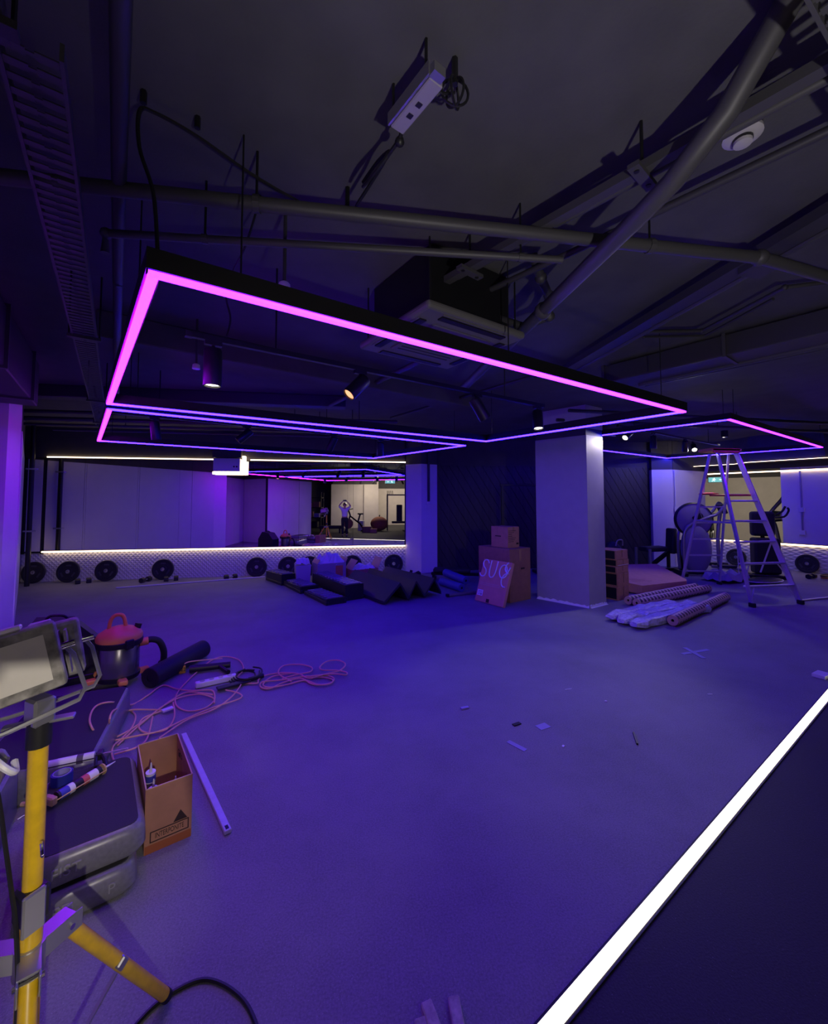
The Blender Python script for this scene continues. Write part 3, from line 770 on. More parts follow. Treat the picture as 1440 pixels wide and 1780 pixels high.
MB().cyl((0, 0, 0.03), (0, 0, CZ - 3.22), 0.012, seg=6).build('lead', BLACK, pg)
MB().tube([(0, 0, 0), (-0.05, -0.01, -0.02), (-0.09, -0.03, -0.01)], 0.005, 5, smooth=4).build('lead', BLACK, pg)
lw = thing('thin_cable', 'thin black lead hanging from the nearest light frame to the first spotlight track', 'cable', (-0.75, 2.78, 2.79))
MB().tube([(0, 0, 0), (0.02, 0, 0.12), (0.0, -0.03, 0.24), (0.08, -0.22, 0.30), (0.2, -0.42, 0.36), (0.3, -0.55, CZ - 2.79)], 0.006, 5, smooth=5).build('cable', BLACK, lw, True)
sd = thing('smoke_detector', 'round white smoke detector under the ceiling at the upper right', 'smoke detector', (1.52, 1.34, 3.18))
MB().lathe([(0.045, 0.06), (0.062, 0.055), (0.064, 0.0), (0.058, -0.004)], 20).build('base', PIPED, sd, True)
MB().lathe([(0.064, 0.004), (0.066, -0.012), (0.052, -0.02), (0.036, -0.022)], 24).build('body', mat('greyed_white_plastic', (0.42, 0.40, 0.42), 0.5), sd, True)
MB().lathe([(0.034, -0.02), (0.034, -0.032), (0.03, -0.032)], 16).build('vent_ring', BLACK, sd)
MB().lathe([(0.032, -0.032), (0.031, -0.043), (0.012, -0.047), (0.001, -0.047)], 16).build('cap', mat('greyed_white_plastic', (0.42, 0.40, 0.42), 0.5), sd, True)
MB().cyl((0, 0, 0.05), (0, 0, CZ - 3.18), 0.02, seg=8).build('drop_pipe', PIPED, sd)
sk_ = thing('ceiling_panel', 'small pale square access panel under the ceiling beside the pillar', 'panel', (5.3, 8.1, 3.16), G)
MB().box((0, 0, 0), (0.5, 0.5, 0.03), rot=Matrix.Rotation(R(12), 4, 'X'), bev=0.005).build('plate', PLASTICW, sk_)
for x, y in ((-0.2, -0.2), (0.2, 0.2)): MB().cyl((x, y, 0), (x, y, CZ - 3.16), 0.006, seg=5).build('hanger_rod', BLACKM, sk_)

# downlight added to brighten the white walls at the right
dl = thing('added_downlight', 'small round added downlight brightening the right-hand white walls', 'ceiling light', (8.6, 8.3, 3.2))
MB().lathe([(0.07, 0.15), (0.07, 0), (0.055, 0), (0.05, 0.03)], 18, caps=False).build('housing', BLACKM, dl, True)
MB().cyl((0, 0, 0.03), (0, 0, 0.04), 0.05, seg=16).build('lens', LENS, dl)
lamp('spot_beam', 'SPOT', (0, 0, -0.02), (0.15, 1.0, -0.95), 36, WHITE, 0.04, 120, 0.7, dl)
# ================================================================== NEAR LEFT: TRIPOD LIGHT, DECKS, TOOLS
def rot_to(d, up='Z'):
    return Vector(d).normalized().to_track_quat('X', up).to_matrix().to_4x4()
def bar(mb, p, q, w, h, bev=0.0):
    p = Vector(p); q = Vector(q)
    M = Matrix.Translation((p+q)/2) @ rot_to(q - p)
    r = bmesh.ops.create_cube(mb.bm, size=1, matrix=M @ Matrix.Diagonal(((q-p).length, w, h, 1)))
    return mb

tp = thing('tripod_work_light', 'yellow tripod work light with two dusty flood heads, standing at the lower left', 'work light', (-0.80, 1.30, 0), R(-33))
MB().cyl((0, 0, 0.55), (0, 0, 1.15), 0.0215, seg=18).build('mast', YELLOW, tp, True)
MB().cyl((0, 0, 0.07), (0, 0, 0.68), 0.026, seg=18).build('lower_tube', YELLOW, tp, True)
h_ = MB().cyl((0, 0, 0.53), (0, 0, 0.60), 0.034, seg=14).build('hub', STEEL, tp, True)
MB().cyl((0, 0, 1.10), (0, 0, 1.17), 0.028, seg=14).build('mast_cap', BLACK, tp, True)
cl_ = MB().box((0, 0, 0.70), (0.066, 0.06, 0.085), bev=0.008).build('mast_clamp', BLACK, tp)
MB().box((0.036, -0.012, 0.70), (0.012, 0.05, 0.10), bev=0.004).build('clamp_plate', STEEL, cl_)
MB().tube([(0.03, 0, 0.86), (0.055, -0.01, 0.87), (0.06, -0.01, 0.845), (0.045, -0.005, 0.835)], 0.004, 6, smooth=4).build('hook', CHROME, tp, True)
for k, az in enumerate((95, 215, 335)):
    a = R(az); d = Vector((math.cos(a), math.sin(a), 0))
    p0 = d * 0.085 + Vector((0, 0, 0.572)); p1 = d * 0.42 + Vector((0, 0, 0.03))
    leg = MB().cyl(p0, p1, 0.0185, seg=16).build('leg', YELLOW, tp, True)
    MB().cyl(p1 - (p1-p0).normalized()*0.01, p1 + (p1-p0).normalized()*0.012, 0.0195, seg=16).build('foot_cap', BLACK, leg, True)
    br = MB(); M = rot_to(d) ; Mt = Matrix.Translation(Vector((0, 0, 0.572)))
    br.box((0.066, 0.021, 0), (0.10, 0.005, 0.05), bev=0.002); br.box((0.066, -0.021, 0), (0.10, 0.005, 0.05), bev=0.002); br.box((0.055, 0, 0.024), (0.085, 0.046, 0.005))
    br.build('leg_bracket', STEEL, tp, M=Mt @ M)
    MB().cyl(p0 + Vector((-d.y, d.x, 0))*0.03, p0 - Vector((-d.y, d.x, 0))*0.03, 0.007, seg=8).build('bolt', CHROME, tp, True)
    mid = p0.lerp(p1, 0.47)
    MB().box(mid, (0.03, 0.05, 0.03), rot=rot_to(p1-p0), bev=0.004).build('leg_clip', STEEL, leg)
    st = MB(); bar(st, mid + Vector((0, 0, -0.03)) - d*0.005, d*0.02 + Vector((0, 0, 0.13)), 0.012, 0.006)
    st.build('strut', STEEL, tp)
MB().cyl((0, 0, 0.11), (0, 0, 0.15), 0.033, seg=14).build('lower_collar', BLACK, tp, True)
# cross arm and heads (head frame: X right, Y away from the camera, Z up)
TB = Matrix.Translation(Vector((0, 0, 1.16)))
MB().box((0, 0, 0.0), (0.15, 0.03, 0.008), bev=0.002).build('cross_arm', STEEL, tp, M=TB @ Matrix.Rotation(R(52), 4, 'Z'))
MB().box((0.0, 0, 0.03), (0.055, 0.05, 0.07), bev=0.006).build('arm_joint', STEEL, tp, M=TB)
def flood(Mh, parent, w=0.34, h=0.215):
    hd = MB().box((0, 0, 0), (w, 0.055, h), bev=0.012, seg=2).build('lamp_head', LAMPF, parent, M=Mh)
    MB().box((0, -0.030, 0), (w - 0.055, 0.006, h - 0.055)).build('lamp_glass', GLASSD, hd, M=Mh)
    MB().box((0, -0.0295, 0), (w - 0.012, 0.004, h - 0.012)).build('bezel', LAMPF, hd, M=Mh)
    for i in range(15):
        MB().box((-w/2 + 0.03 + i * (w-0.06)/14, 0.045, 0), (0.006, 0.05, h - 0.04)).build('cooling_fin', LAMPF, hd, M=Mh)
    yk = MB(); yk.tube([(w/2 + 0.008, 0, 0.01), (w/2 + 0.022, 0, -0.02), (w/2 + 0.03, 0, -h/2 - 0.03), (w/2 + 0.012, 0, -h/2 - 0.055), (0.03, 0, -h/2 - 0.065), (-0.03, 0, -h/2 - 0.065), (-w/2 - 0.012, 0, -h/2 - 0.055), (-w/2 - 0.03, 0, -h/2 - 0.03), (-w/2 - 0.022, 0, -0.02), (-w/2 - 0.008, 0, 0.01)], 0.006, 6)
    yk.build('yoke', STEEL, parent, True, M=Mh)
    for s in (-1, 1): MB().cyl((s*(w/2), 0, 0.01), (s*(w/2 + 0.03), 0, 0.01), 0.009, seg=10).build('yoke_bolt', CHROME, parent, True, M=Mh)
    for s in (-0.06, 0.07): MB().box((s, 0.0, h/2 + 0.006), (0.05, 0.04, 0.012), bev=0.003).build('clip', ALU, hd, M=Mh)
    return hd
def wmat(loc, yaw, pitch, roll):      # world placement expressed in the tripod's own frame
    W = Matrix.Translation(Vector(loc)) @ Matrix.Rotation(yaw, 4, 'Z') @ Matrix.Rotation(pitch, 4, 'X') @ Matrix.Rotation(roll, 4, 'Y')
    T = Matrix.Translation(tp.location) @ Matrix.Rotation(tp.rotation_euler.z, 4, 'Z')
    return T.inverted() @ W
flood(wmat((-0.89, 1.222, 1.31), R(30), R(-6), R(-12)), tp, 0.32, 0.175)
flood(wmat((-0.93, 1.405, 1.287), R(205), R(4), R(9)), tp, 0.30, 0.165)
gl = MB(); gl.tube([(-0.02, -0.09, 1.20), (-0.012, -0.1, 1.17), (0.005, -0.1, 1.13), (0.035, -0.09, 1.105), (0.045, -0.075, 1.085), (0.03, -0.06, 1.075), (0.0, -0.05, 1.085)], 0.008, 8, smooth=5)
gl.build('lamp_lead', PLASTICW, tp, True)
MB().box((-0.06, -0.07, 1.06), (0.05, 0.05, 0.09), rot=Matrix.Rotation(R(25), 4, 'Y'), bev=0.01).build('lead_box', STEEL, tp)
ld = MB(); ld.tube([(-0.06, -0.06, 1.02), (-0.055, -0.05, 0.95), (-0.045, -0.04, 0.85), (-0.02, -0.035, 0.75), (0.02, -0.04, 0.68), (0.03, -0.035, 0.5), (0.025, -0.04, 0.3), (0.02, -0.05, 0.1), (0.05, -0.08, 0.012)], 0.0055, 6, smooth=6)
ld.build('power_lead', BLACK, tp, True)
pl_ = thing('black_cable', 'black power cable curling on the floor by the foot of the tripod', 'cable', (-0.58, 1.69, 0.008))
MB().tube([(-0.12, -0.12, 0), (-0.06, -0.03, 0), (0.02, 0.02, 0), (0.10, 0.03, 0), (0.20, -0.02, 0), (0.28, -0.10, 0), (0.33, -0.22, 0), (0.30, -0.40, 0)], 0.007, 6, smooth=6).build('cable', BLACK, pl_, True)

# --- step decks
def deck(label, loc, rz, L, W, H, words=None, m=DECK):
    t = thing('step_platform', label, 'step platform', loc, rz)
    def sec(w, l, z, r=0.07, n=5):
        out = []
        for cx, cy, a0 in ((w/2 - r, l/2 - r, 0), (-w/2 + r, l/2 - r, 90), (-w/2 + r, -l/2 + r, 180), (w/2 - r, -l/2 + r, 270)):
            for i in range(n + 1):
                a = R(a0 + 90*i/n); out.append((cx + r*math.cos(a), cy + r*math.sin(a), z))
        return out
    mb = MB().loft([sec(W - 0.02, L - 0.02, 0.012), sec(W, L, 0.03), sec(W - 0.008, L - 0.008, H*0.75), sec(W - 0.03, L - 0.03, H - 0.012), sec(W - 0.055, L - 0.055, H - 0.002)])
    mb.build('body', m, t, True)
    MB().loft([sec(W - 0.06, L - 0.06, H - 0.006, 0.05), sec(W - 0.065, L - 0.065, H, 0.05)]).build('top_mat', DECKTOP, t)
    for sx in (-1, 1):
        for sy in (-1, 1): MB().cyl((sx*(W/2 - 0.09), sy*(L/2 - 0.09), 0), (sx*(W/2 - 0.09), sy*(L/2 - 0.09), 0.02), 0.03, seg=10).build('foot', RUBBER, t)
    if words:
        for wd, x in words:
            text('embossed_lettering', wd, 0.058, Matrix.Translation(Vector((x, -L/2 - 0.0005, H*0.5))) @ ROTX, mat('worn_deck_lettering', (0.30, 0.30, 0.31), 0.4), t, 0.003)
    return t
DA = R(28)
deck('grey-sided step platform lying lowest, under the one carrying the caulking guns', (-1.25, 2.36, 0), DA, 0.70, 0.42, 0.13, (('PE', -0.06), ('P', 0.11)))
deck('grey-sided step platform stacked on top, carrying the caulking guns', (-1.235, 2.40, 0.132), DA, 0.70, 0.42, 0.135, (('FIST', -0.08),))
deck('larger black-topped step platform behind the stacked pair, before the vacuum cleaner', (-1.93, 3.36, 0), R(15), 1.12, 0.64, 0.20)
t_ = deck('dark step platform at the left edge, beyond the yellow mast', (-1.86, 2.28, 0), R(22), 0.9, 0.5, 0.30)

# --- caulking guns, tape roll (top surface at z = 0.267)
ZT = 0.268
def cart_gun(label, loc, rz, gunm, tubem, bands, hand):
    t = thing('caulking_gun', label, 'caulking gun', loc, rz)
    MB().cyl((-0.11, 0, 0.03), (0.10, 0, 0.03), 0.0235, seg=18).build('cartridge', tubem, t, True)
    for x0, x1, m in bands: MB().cyl((x0, 0, 0.03), (x1, 0, 0.03), 0.0242, seg=18).build('label_band', m, t, True)
    MB().cyl((0.10, 0, 0.03), (0.185, 0, 0.03), 0.008, 0.002, seg=10).build('nozzle', PLASTICW, t, True)
    for s in (-1, 1): MB().cyl((-0.125, s*0.027, 0.03), (0.115, s*0.027, 0.03), 0.003, seg=6).build('cradle_rod', gunm, t, True)
    MB().lathe([(0.028, 0), (0.028, 0.006)], 18).build('end_ring', gunm, t, True, M=Matrix.Translation(Vector((0.112, 0, 0.03))) @ Matrix.Rotation(R(90), 4, 'Y'))
    MB().box((-0.135, 0, 0.03), (0.03, 0.06, 0.04), bev=0.006).build('gun_body', gunm, t)
    h = MB(); h.tube([(-0.135, 0.0, 0.03), (-0.165, hand*0.05, 0.026), (-0.185, hand*0.12, 0.02)], [0.013, 0.012, 0.010], 8, smooth=4); h.build('handle', gunm, t, True)
    h = MB(); h.tube([(-0.12, 0.01, 0.035), (-0.128, hand*0.06, 0.034), (-0.14, hand*0.125, 0.03)], [0.008, 0.009, 0.008], 8, smooth=4); h.build('trigger', gunm, t, True)
    MB().cyl((-0.15, 0, 0.033), (-0.27, 0, 0.033), 0.0035, seg=6).build('plunger_rod', STEEL, t, True)
    return t
cart_gun('tan caulking gun with a dark banded cartridge on the stacked step platform', (-1.335, 2.49, ZT), R(63), TAN, BLACK,
         ((-0.10, -0.06, mat('blue_label', (0.05, 0.06, 0.4), 0.4)), (-0.06, -0.035, PAPER), (0.005, 0.035, mat('red_label', (0.6, 0.12, 0.1), 0.4)), (0.035, 0.08, PAPER)), 1)
cart_gun('white caulking gun with a black handle on the far edge of the stacked step platform', (-1.50, 2.70, ZT), R(196), BLACK, PLASTICW,
         ((-0.06, -0.03, mat('dark_label', (0.1, 0.08, 0.12), 0.5)), (-0.03, 0.06, PAPER)), 1)
tr = thing('tape_roll', 'roll of blue masking tape standing beside the tan caulking gun', 'tape', (-1.46, 2.56, ZT))
MB().lathe([(0.036, 0), (0.047, 0), (0.047, 0.05), (0.036, 0.05)], 28, caps=False).build('tape', BLUEP, tr, True)
MB().lathe([(0.0355, 0.0), (0.0355, 0.052), (0.039, 0.052), (0.039, 0.0)], 28, caps=False).build('core', MASK, tr, True)

# --- open carton with cartridges
BXA = R(28); BX = (-0.985, 2.61)
bx = thing('open_carton', 'open brown carton with a dark printed band beside the stacked step platforms', 'carton', (BX[0], BX[1], 0), BXA)
bw_, bl_, bh_, th_ = 0.205, 0.48, 0.312, 0.005
for nm, c, d, m in (('front_panel', (0, -bl_/2, bh_/2), (bw_, th_, bh_), CARD), ('back_panel', (0, bl_/2, bh_/2), (bw_, th_, bh_), CARD),
                    ('side_panel', (-bw_/2, 0, bh_/2), (th_, bl_, bh_), CARD), ('side_panel', (bw_/2, 0, bh_/2), (th_, bl_, bh_), CARD), ('bottom', (0, 0, 0.004), (bw_, bl_, 0.006), CARD)):
    MB().box(c, d).build(nm, m, bx)
e_ = MB()
for c, d in (((0, -bl_/2, bh_ + 0.001), (bw_, th_*1.2, 0.003)), ((0, bl_/2, bh_ + 0.001), (bw_, th_*1.2, 0.003)), ((-bw_/2, 0, bh_ + 0.001), (th_*1.2, bl_, 0.003)), ((bw_/2, 0, bh_ + 0.001), (th_*1.2, bl_, 0.003))):
    e_.box(c, d)
e_.build('cut_edge', CARDE, bx)
fy = -bl_/2 - th_/2 - 0.0006
Mf = Matrix.Translation(Vector((0.005, fy, 0.075))) @ ROTX
bnd = MB()
for c, d in (((0, 0.024, 0), (0.170, 0.005, 0.0008)), ((0, -0.024, 0), (0.170, 0.005, 0.0008)), ((-0.084, 0, 0), (0.005, 0.052, 0.0008)), ((0.084, 0, 0), (0.005, 0.052, 0.0008))): bnd.box(c, d)
bnd.build('printed_band', INK, bx, M=Mf)
text('printed_word', 'INTERPONITE', 0.026, Mf @ Matrix.Diagonal((0.80, 1.35, 1, 1)), INK, bx)
tri = MB(); tri.prism([(0, 0.052), (-0.032, 0.0), (0.032, 0.0)], 0, 0.0006)
tri.build('printed_triangle', INK, bx, M=Matrix.Translation(Vector((0.052, fy, 0.105))) @ ROTX)
MB().box((0, fy + 0.0002, 0.02), (bw_, 0.0006, 0.04)).build('rust_band', mat('rust_print', (0.36, 0.10, 0.03), 0.7), bx)
Mi = Matrix.Translation(Vector((bw_/2 - th_/2 - 0.0006, 0, 0))) @ Matrix.Rotation(R(-90), 4, 'Z') @ ROTX
text('handwriting', 'Girl s', 0.06, Mi @ Matrix.Translation(Vector((-0.12, 0.245, 0))) @ Matrix.Rotation(R(14), 4, 'Z'), INK, bx)
q_ = MB().box((0.15, 0.225, 0), (0.09, 0.06, 0.0006)).build('printed_panel', mat('faded_print', (0.17, 0.075, 0.05), 0.75), bx, M=Mi)
for k, (x, y, tilt, lab, c1, c2) in enumerate(((-0.060, 0.03, 7, 'upright sealant cartridge with a blue band in the open carton', mat('green_grey_label', (0.30, 0.32, 0.22), 0.4), mat('blue_label', (0.05, 0.06, 0.4), 0.4)),
                                  (-0.055, -0.07, 5, 'dark-topped cartridge at the front left inside the open carton', CARDD, PLASTICW),
                                  (0.045, -0.10, 3, 'blue-capped cartridge at the front right inside the open carton', mat('blue_label', (0.05, 0.06, 0.4), 0.4), PAPER))):
    wl_ = Matrix.Translation(Vector((BX[0], BX[1], 0))) @ Matrix.Rotation(BXA, 4, 'Z') @ Vector((x, y, 0.009))
    t = thing('sealant_cartridge', lab, 'cartridge', wl_, BXA)
    Mt = Matrix.Rotation(R(tilt), 4, 'X')
    hh = (0.26, 0.215, 0.20)[k]
    MB().cyl((0, 0, 0.006), (0, 0, hh), 0.0245, seg=18).build('tube', PLASTICW, t, True, M=Mt)
    MB().cyl((0, 0, hh*0.25), (0, 0, hh*0.80), 0.0251, seg=18).build('label', c1, t, True, M=Mt)
    MB().cyl((0, 0, hh*0.82), (0, 0, hh*0.95), 0.0251, seg=18).build('top_band', c2, t, True, M=Mt)
    if k == 0: text('printed_word', 'WIT', 0.022, Mt @ Matrix.Translation(Vector((0, -0.0256, hh*0.66))) @ ROTX, INK, t)
    MB().cyl((0, 0, hh), (0, 0, hh + 0.05), 0.009, 0.003, seg=10).build('nozzle', PLASTICW, t, True, M=Mt)

ab = thing('aluminium_bar', 'slim pale aluminium bar lying on the floor right of the open carton', 'bar', (-0.88, 2.935, 0.013))
Mb = rot_to((0.58, -1.03, 0))
MB().box((0, 0, 0), (1.18, 0.036, 0.022), bev=0.003).build('bar', ALU, ab, M=Mb)
MB().box((0.565, 0, 0.0115), (0.03, 0.016, 0.002)).build('end_slot', BLACK, ab, M=Mb)

# --- vacuum cleaner
vc = thing('vacuum_cleaner', 'drum vacuum cleaner with an orange lid and a grey steel drum', 'vacuum cleaner', (-2.13, 4.52, 0), R(20))
MB().lathe([(0.17, 0.06), (0.178, 0.075), (0.178, 0.10)], 28).build('base_ring', BLACK, vc, True)
MB().lathe([(0.165, 0.09), (0.168, 0.12), (0.168, 0.37), (0.16, 0.38)], 28).build('drum', mat('dark_brushed_steel', (0.20, 0.19, 0.21), 0.25, 0.7), vc, True)
MB().lathe([(0.19, 0.37), (0.195, 0.385), (0.195, 0.415), (0.185, 0.425)], 28).build('rim', BLACK, vc, True)
ld_ = MB().lathe([(0.188, 0.42), (0.192, 0.45), (0.175, 0.485), (0.12, 0.52), (0.06, 0.54), (0.02, 0.545)], 28).build('lid', ORANGE, vc, True)
MB().tube([(-0.09, 0, 0.50), (-0.075, 0, 0.60), (-0.045, 0, 0.645), (0.0, 0, 0.65), (0.03, 0, 0.62), (0.05, 0, 0.52)], 0.017, 10, smooth=5).build('carry_handle', ORANGE, ld_, True)
MB().cyl((0.13, 0.02, 0.47), (0.15, 0.03, 0.54), 0.03, seg=12).build('switch_knob', BLACK, ld_, True)
for a in (-60, 40, 160):
    MB().box((0.19*math.cos(R(a)), 0.19*math.sin(R(a)), 0.40), (0.03, 0.075, 0.085), rot=R(a), bev=0.008).build('latch', BLACK, vc)
MB().tube([(0.19, 0.0, 0.36), (0.26, 0.02, 0.37), (0.33, 0.04, 0.33), (0.37, 0.06, 0.22), (0.37, 0.08, 0.09), (0.40, 0.16, 0.032), (0.34, 0.32, 0.03)], 0.03, 10, smooth=6).build('hose', RUBBER, vc, True)
MB().cyl((0.165, 0, 0.36), (0.235, 0.01, 0.365), 0.038, seg=12).build('hose_port', ORANGE, vc, True)
for k, a in enumerate((-75, 15, 105, 195)):
    cs_ = MB().box((0.19*math.cos(R(a)), 0.19*math.sin(R(a)), 0.075), (0.13, 0.075, 0.05), rot=R(a), bev=0.015, seg=2).build('caster_arm', ORANGE, vc)
    MB().cyl((0.22*math.cos(R(a)), 0.22*math.sin(R(a)) - 0.015, 0.03), (0.22*math.cos(R(a)), 0.22*math.sin(R(a)) + 0.015, 0.03), 0.03, seg=12).build('wheel', BLACK, cs_, True)
text('small_print', 'VAC', 0.05, Matrix.Translation(Vector((-0.05, -0.172, 0.25))) @ ROTX, BLACK, vc) if False else None
bc = thing('black_case', 'black hard case with chamfered corners behind the flood heads', 'case', (-2.72, 4.62, 0), R(32))
mb = MB(); mb.prism([(-0.33, 0), (0.33, 0), (0.33, 0.36), (0.13, 0.58), (-0.16, 0.62), (-0.33, 0.36)], -0.16, 0.16, ROTX)
mb.build('shell', mat('black_case_plastic', (0.014, 0.013, 0.017), 0.55), bc)
MB().box((0, -0.165, 0.05), (0.6, 0.02, 0.05), bev=0.006).build('edge_band', BLACKM, bc)
MB().cyl((0.30, -0.19, 0.06), (0.30, -0.16, 0.06), 0.028, seg=10).build('knob', ORANGE, bc, True)
MB().tube([(-0.1, 0, 0.60), (-0.06, 0, 0.645), (0.04, 0, 0.63), (0.08, 0, 0.575)], 0.012, 8, smooth=4).build('handle', BLACKM, bc, True)

fr = thing('foam_roller', 'long black foam roller lying on the floor right of the vacuum cleaner', 'foam roller', (-1.67, 4.74, 0.092))
Mr_ = rot_to((0.24, 0.80, 0))
MB().lathe([(0.03, -0.40), (0.085, -0.40), (0.092, -0.393), (0.092, 0.393), (0.085, 0.40), (0.03, 0.40)], 26, M=Mr_ @ Matrix.Rotation(R(90), 4, 'Y'), caps=False).build('foam', RUBBER, fr, True)
MB().cyl((-0.395, 0, 0), (0.395, 0, 0), 0.031, seg=16).build('core', BLACK, fr, M=Mr_)

# --- orange cables on the floor
CV = {
'c1': [(-1.64,3.35),(-1.89,3.65),(-2.01,3.85),(-2.06,4.03),(-1.97,4.08),(-1.78,4.02),(-1.72,4.17),(-1.68,4.38),(-1.52,4.27),(-1.37,4.21),(-1.20,4.20),(-1.13,4.07),(-1.11,3.96),(-1.15,3.83),(-1.27,3.82),(-1.40,3.94),(-1.47,4.13),(-1.49,4.37),(-1.45,4.78),(-1.40,5.01),(-1.29,5.05),(-1.12,4.91),(-1.02,4.66),(-1.03,4.47)],
'c2': [(-1.69,3.44),(-1.61,3.53),(-1.55,3.71),(-1.50,3.92),(-1.42,4.08),(-1.27,4.11),(-1.13,4.02),(-1.09,3.92)],
'c3': [(-1.48,3.85),(-1.57,3.88),(-1.73,3.89),(-1.76,3.82),(-1.70,3.66),(-1.71,3.57),(-1.81,3.73),(-1.86,3.90),(-1.77,3.92),(-1.65,3.79),(-1.59,3.60),(-1.59,3.45),(-1.59,3.33),(-1.50,3.17),(-1.40,3.13)],
'c5': [(-1.67,3.42),(-1.48,3.46),(-1.35,3.51),(-1.23,3.66),(-1.06,3.82),(-0.89,3.96),(-0.92,4.05),(-1.06,4.15)],
'c6': [(-1.58,3.38),(-1.56,3.60),(-1.52,3.86),(-1.47,4.05),(-1.39,4.19),(-1.15,4.09)],
'c7': [(-1.44,3.98),(-1.34,3.74),(-1.32,3.53),(-1.44,3.51),(-1.54,3.60),(-1.57,3.74),(-1.48,3.85)],
'c8': [(-1.51,3.76),(-1.41,3.44),(-1.42,3.32),(-1.54,3.25)],
'c9': [(-1.32,3.40),(-1.21,3.64),(-1.05,3.80),(-0.96,4.04),(-0.96,4.32),(-1.07,4.47)]}
oc = thing('orange_cable', 'tangled orange extension cable spread over the floor before the foam roller', 'cable', (-1.45, 3.9, 0))
def over_deck(x, y):
    dx, dy = x + 1.93, y - 3.36; a = R(15)
    lx = dx*math.cos(a) + dy*math.sin(a); ly = -dx*math.sin(a) + dy*math.cos(a)
    return abs(lx) < 0.335 and abs(ly) < 0.575
for i, (k, v) in enumerate(CV.items()):
    pts = []
    for j, (x, y) in enumerate(v):
        z = 0.010 + 0.004*(i % 4) + 0.006*math.sin(j*1.3 + i)**2
        if over_deck(x*0.885, y*0.885): x, y, z = x*0.885, y*0.885, z + 0.202
        pts.append((x + 1.45, y - 3.9, z))
    MB().tube(pts, 0.0065, 6, smooth=6).build('cable_loop', ORCORD, oc, True)
MB().box((0.02, -0.06, 0.03), (0.08, 0.045, 0.012), rot=R(40)).build('paper_tag', PAPER, oc)
oc2 = thing('orange_cable', 'neat figure-of-eight coil of orange cable, right of the tangled one', 'cable', (-0.4, 4.35, 0))
B1 = [(-0.94,4.30),(-0.81,4.27),(-0.81,4.34),(-0.77,4.45),(-0.61,4.49),(-0.44,4.42),(-0.34,4.31),(-0.17,4.35),(-0.09,4.25),(-0.14,4.13),(-0.29,4.17),(-0.41,4.32),(-0.56,4.24),(-0.67,4.13),(-0.76,4.19),(-0.76,4.29),(-0.57,4.30),(-0.36,4.36),(-0.13,4.27),(-0.11,4.16),(-0.23,4.14),(-0.37,4.27),(-0.52,4.19),(-0.68,4.15),(-0.75,4.25),(-0.69,4.41),(-0.52,4.45)]
B3 = [(-0.49,4.25),(-0.64,4.45),(-0.62,4.64),(-0.46,4.67),(-0.33,4.57),(-0.33,4.44),(-0.45,4.40),(-0.59,4.33)]
B4 = [(-0.32,4.33),(-0.10,4.34),(0.02,4.29),(0.03,4.36),(-0.06,4.43),(-0.21,4.45),(-0.24,4.55),(-0.17,4.70),(-0.05,4.69),(0.02,4.56),(-0.04,4.42),(-0.15,4.37),(-0.31,4.26)]
for i, v in enumerate((B1, B3, B4)):
    MB().tube([(x + 0.4, y - 4.35, 0.012 + 0.006*i + 0.008*math.sin(j*0.9)**2) for j, (x, y) in enumerate(v)], 0.0075, 6, smooth=6).build('cable_loop', ORCORD, oc2, True)
ps = thing('power_strip', 'white power strip lying among the orange cable loops', 'power strip', (-1.20, 4.36, 0), R(25))
MB().box((0, 0, 0.03), (0.36, 0.065, 0.05), bev=0.01, seg=2).build('casing', PLASTICW, ps)
for i in range(4): MB().cyl((-0.12 + i*0.08, 0, 0.054), (-0.12 + i*0.08, 0, 0.057), 0.022, seg=14).build('socket', STEEL, ps)
pt = thing('power_tool', 'black cordless tool with a yellow tag behind the white power strip', 'tool', (-1.36, 4.68, 0), R(8))
MB().cyl((-0.18, 0, 0.045), (0.20, 0.02, 0.04), 0.036, 0.03, seg=12).build('body', BLACK, pt, True)
MB().tube([(0.1, 0, 0.04), (0.16, -0.09, 0.03), (0.2, -0.16, 0.03)], 0.022, 8, smooth=4).build('handle', BLACK, pt, True)
MB().box((-0.25, 0.02, 0.04), (0.06, 0.012, 0.075), rot=R(20), bev=0.004).build('tag', mat('yellow_tag', (0.8, 0.55, 0.02), 0.5), pt)
text('tag_mark', 'N2', 0.05, Matrix.Translation(Vector((-0.25, 0.013, 0.04))) @ Matrix.Rotation(R(20), 4, 'Z') @ ROTX, BLACK, pt)
MB().tube([(-0.25, 0.02, 0.08), (-0.2, 0.05, 0.1), (-0.05, 0.12, 0.08), (0.1, 0.2, 0.05)], 0.006, 6, smooth=5).build('lead', ORCORD, pt, True)
ks = thing('scraper', 'black flat scraper with a rounded blade right of the white power strip', 'tool', (-1.03, 4.24, 0), R(30))
MB().box((0.02, 0, 0.028), (0.30, 0.075, 0.018), bev=0.006).build('blade', BLACK, ks)
MB().cyl((0.16, 0, 0.034), (0.30, 0.02, 0.03), 0.022, seg=10).build('handle', BLACK, ks, True)
rdm = random.Random(3)
mn = thing('cable_bundle', 'loose black cable bundle beside the scraper', 'cable', (-0.98, 4.45, 0))
for k in range(4):
    MB().tube([(0.12*math.cos(i*0.8 + k) + 0.02*k, 0.15*math.sin(i*0.8 + k), 0.012 + 0.012*k) for i in range(7)], 0.008, 6, smooth=4).build('cable_loop', BLACK, mn, True)

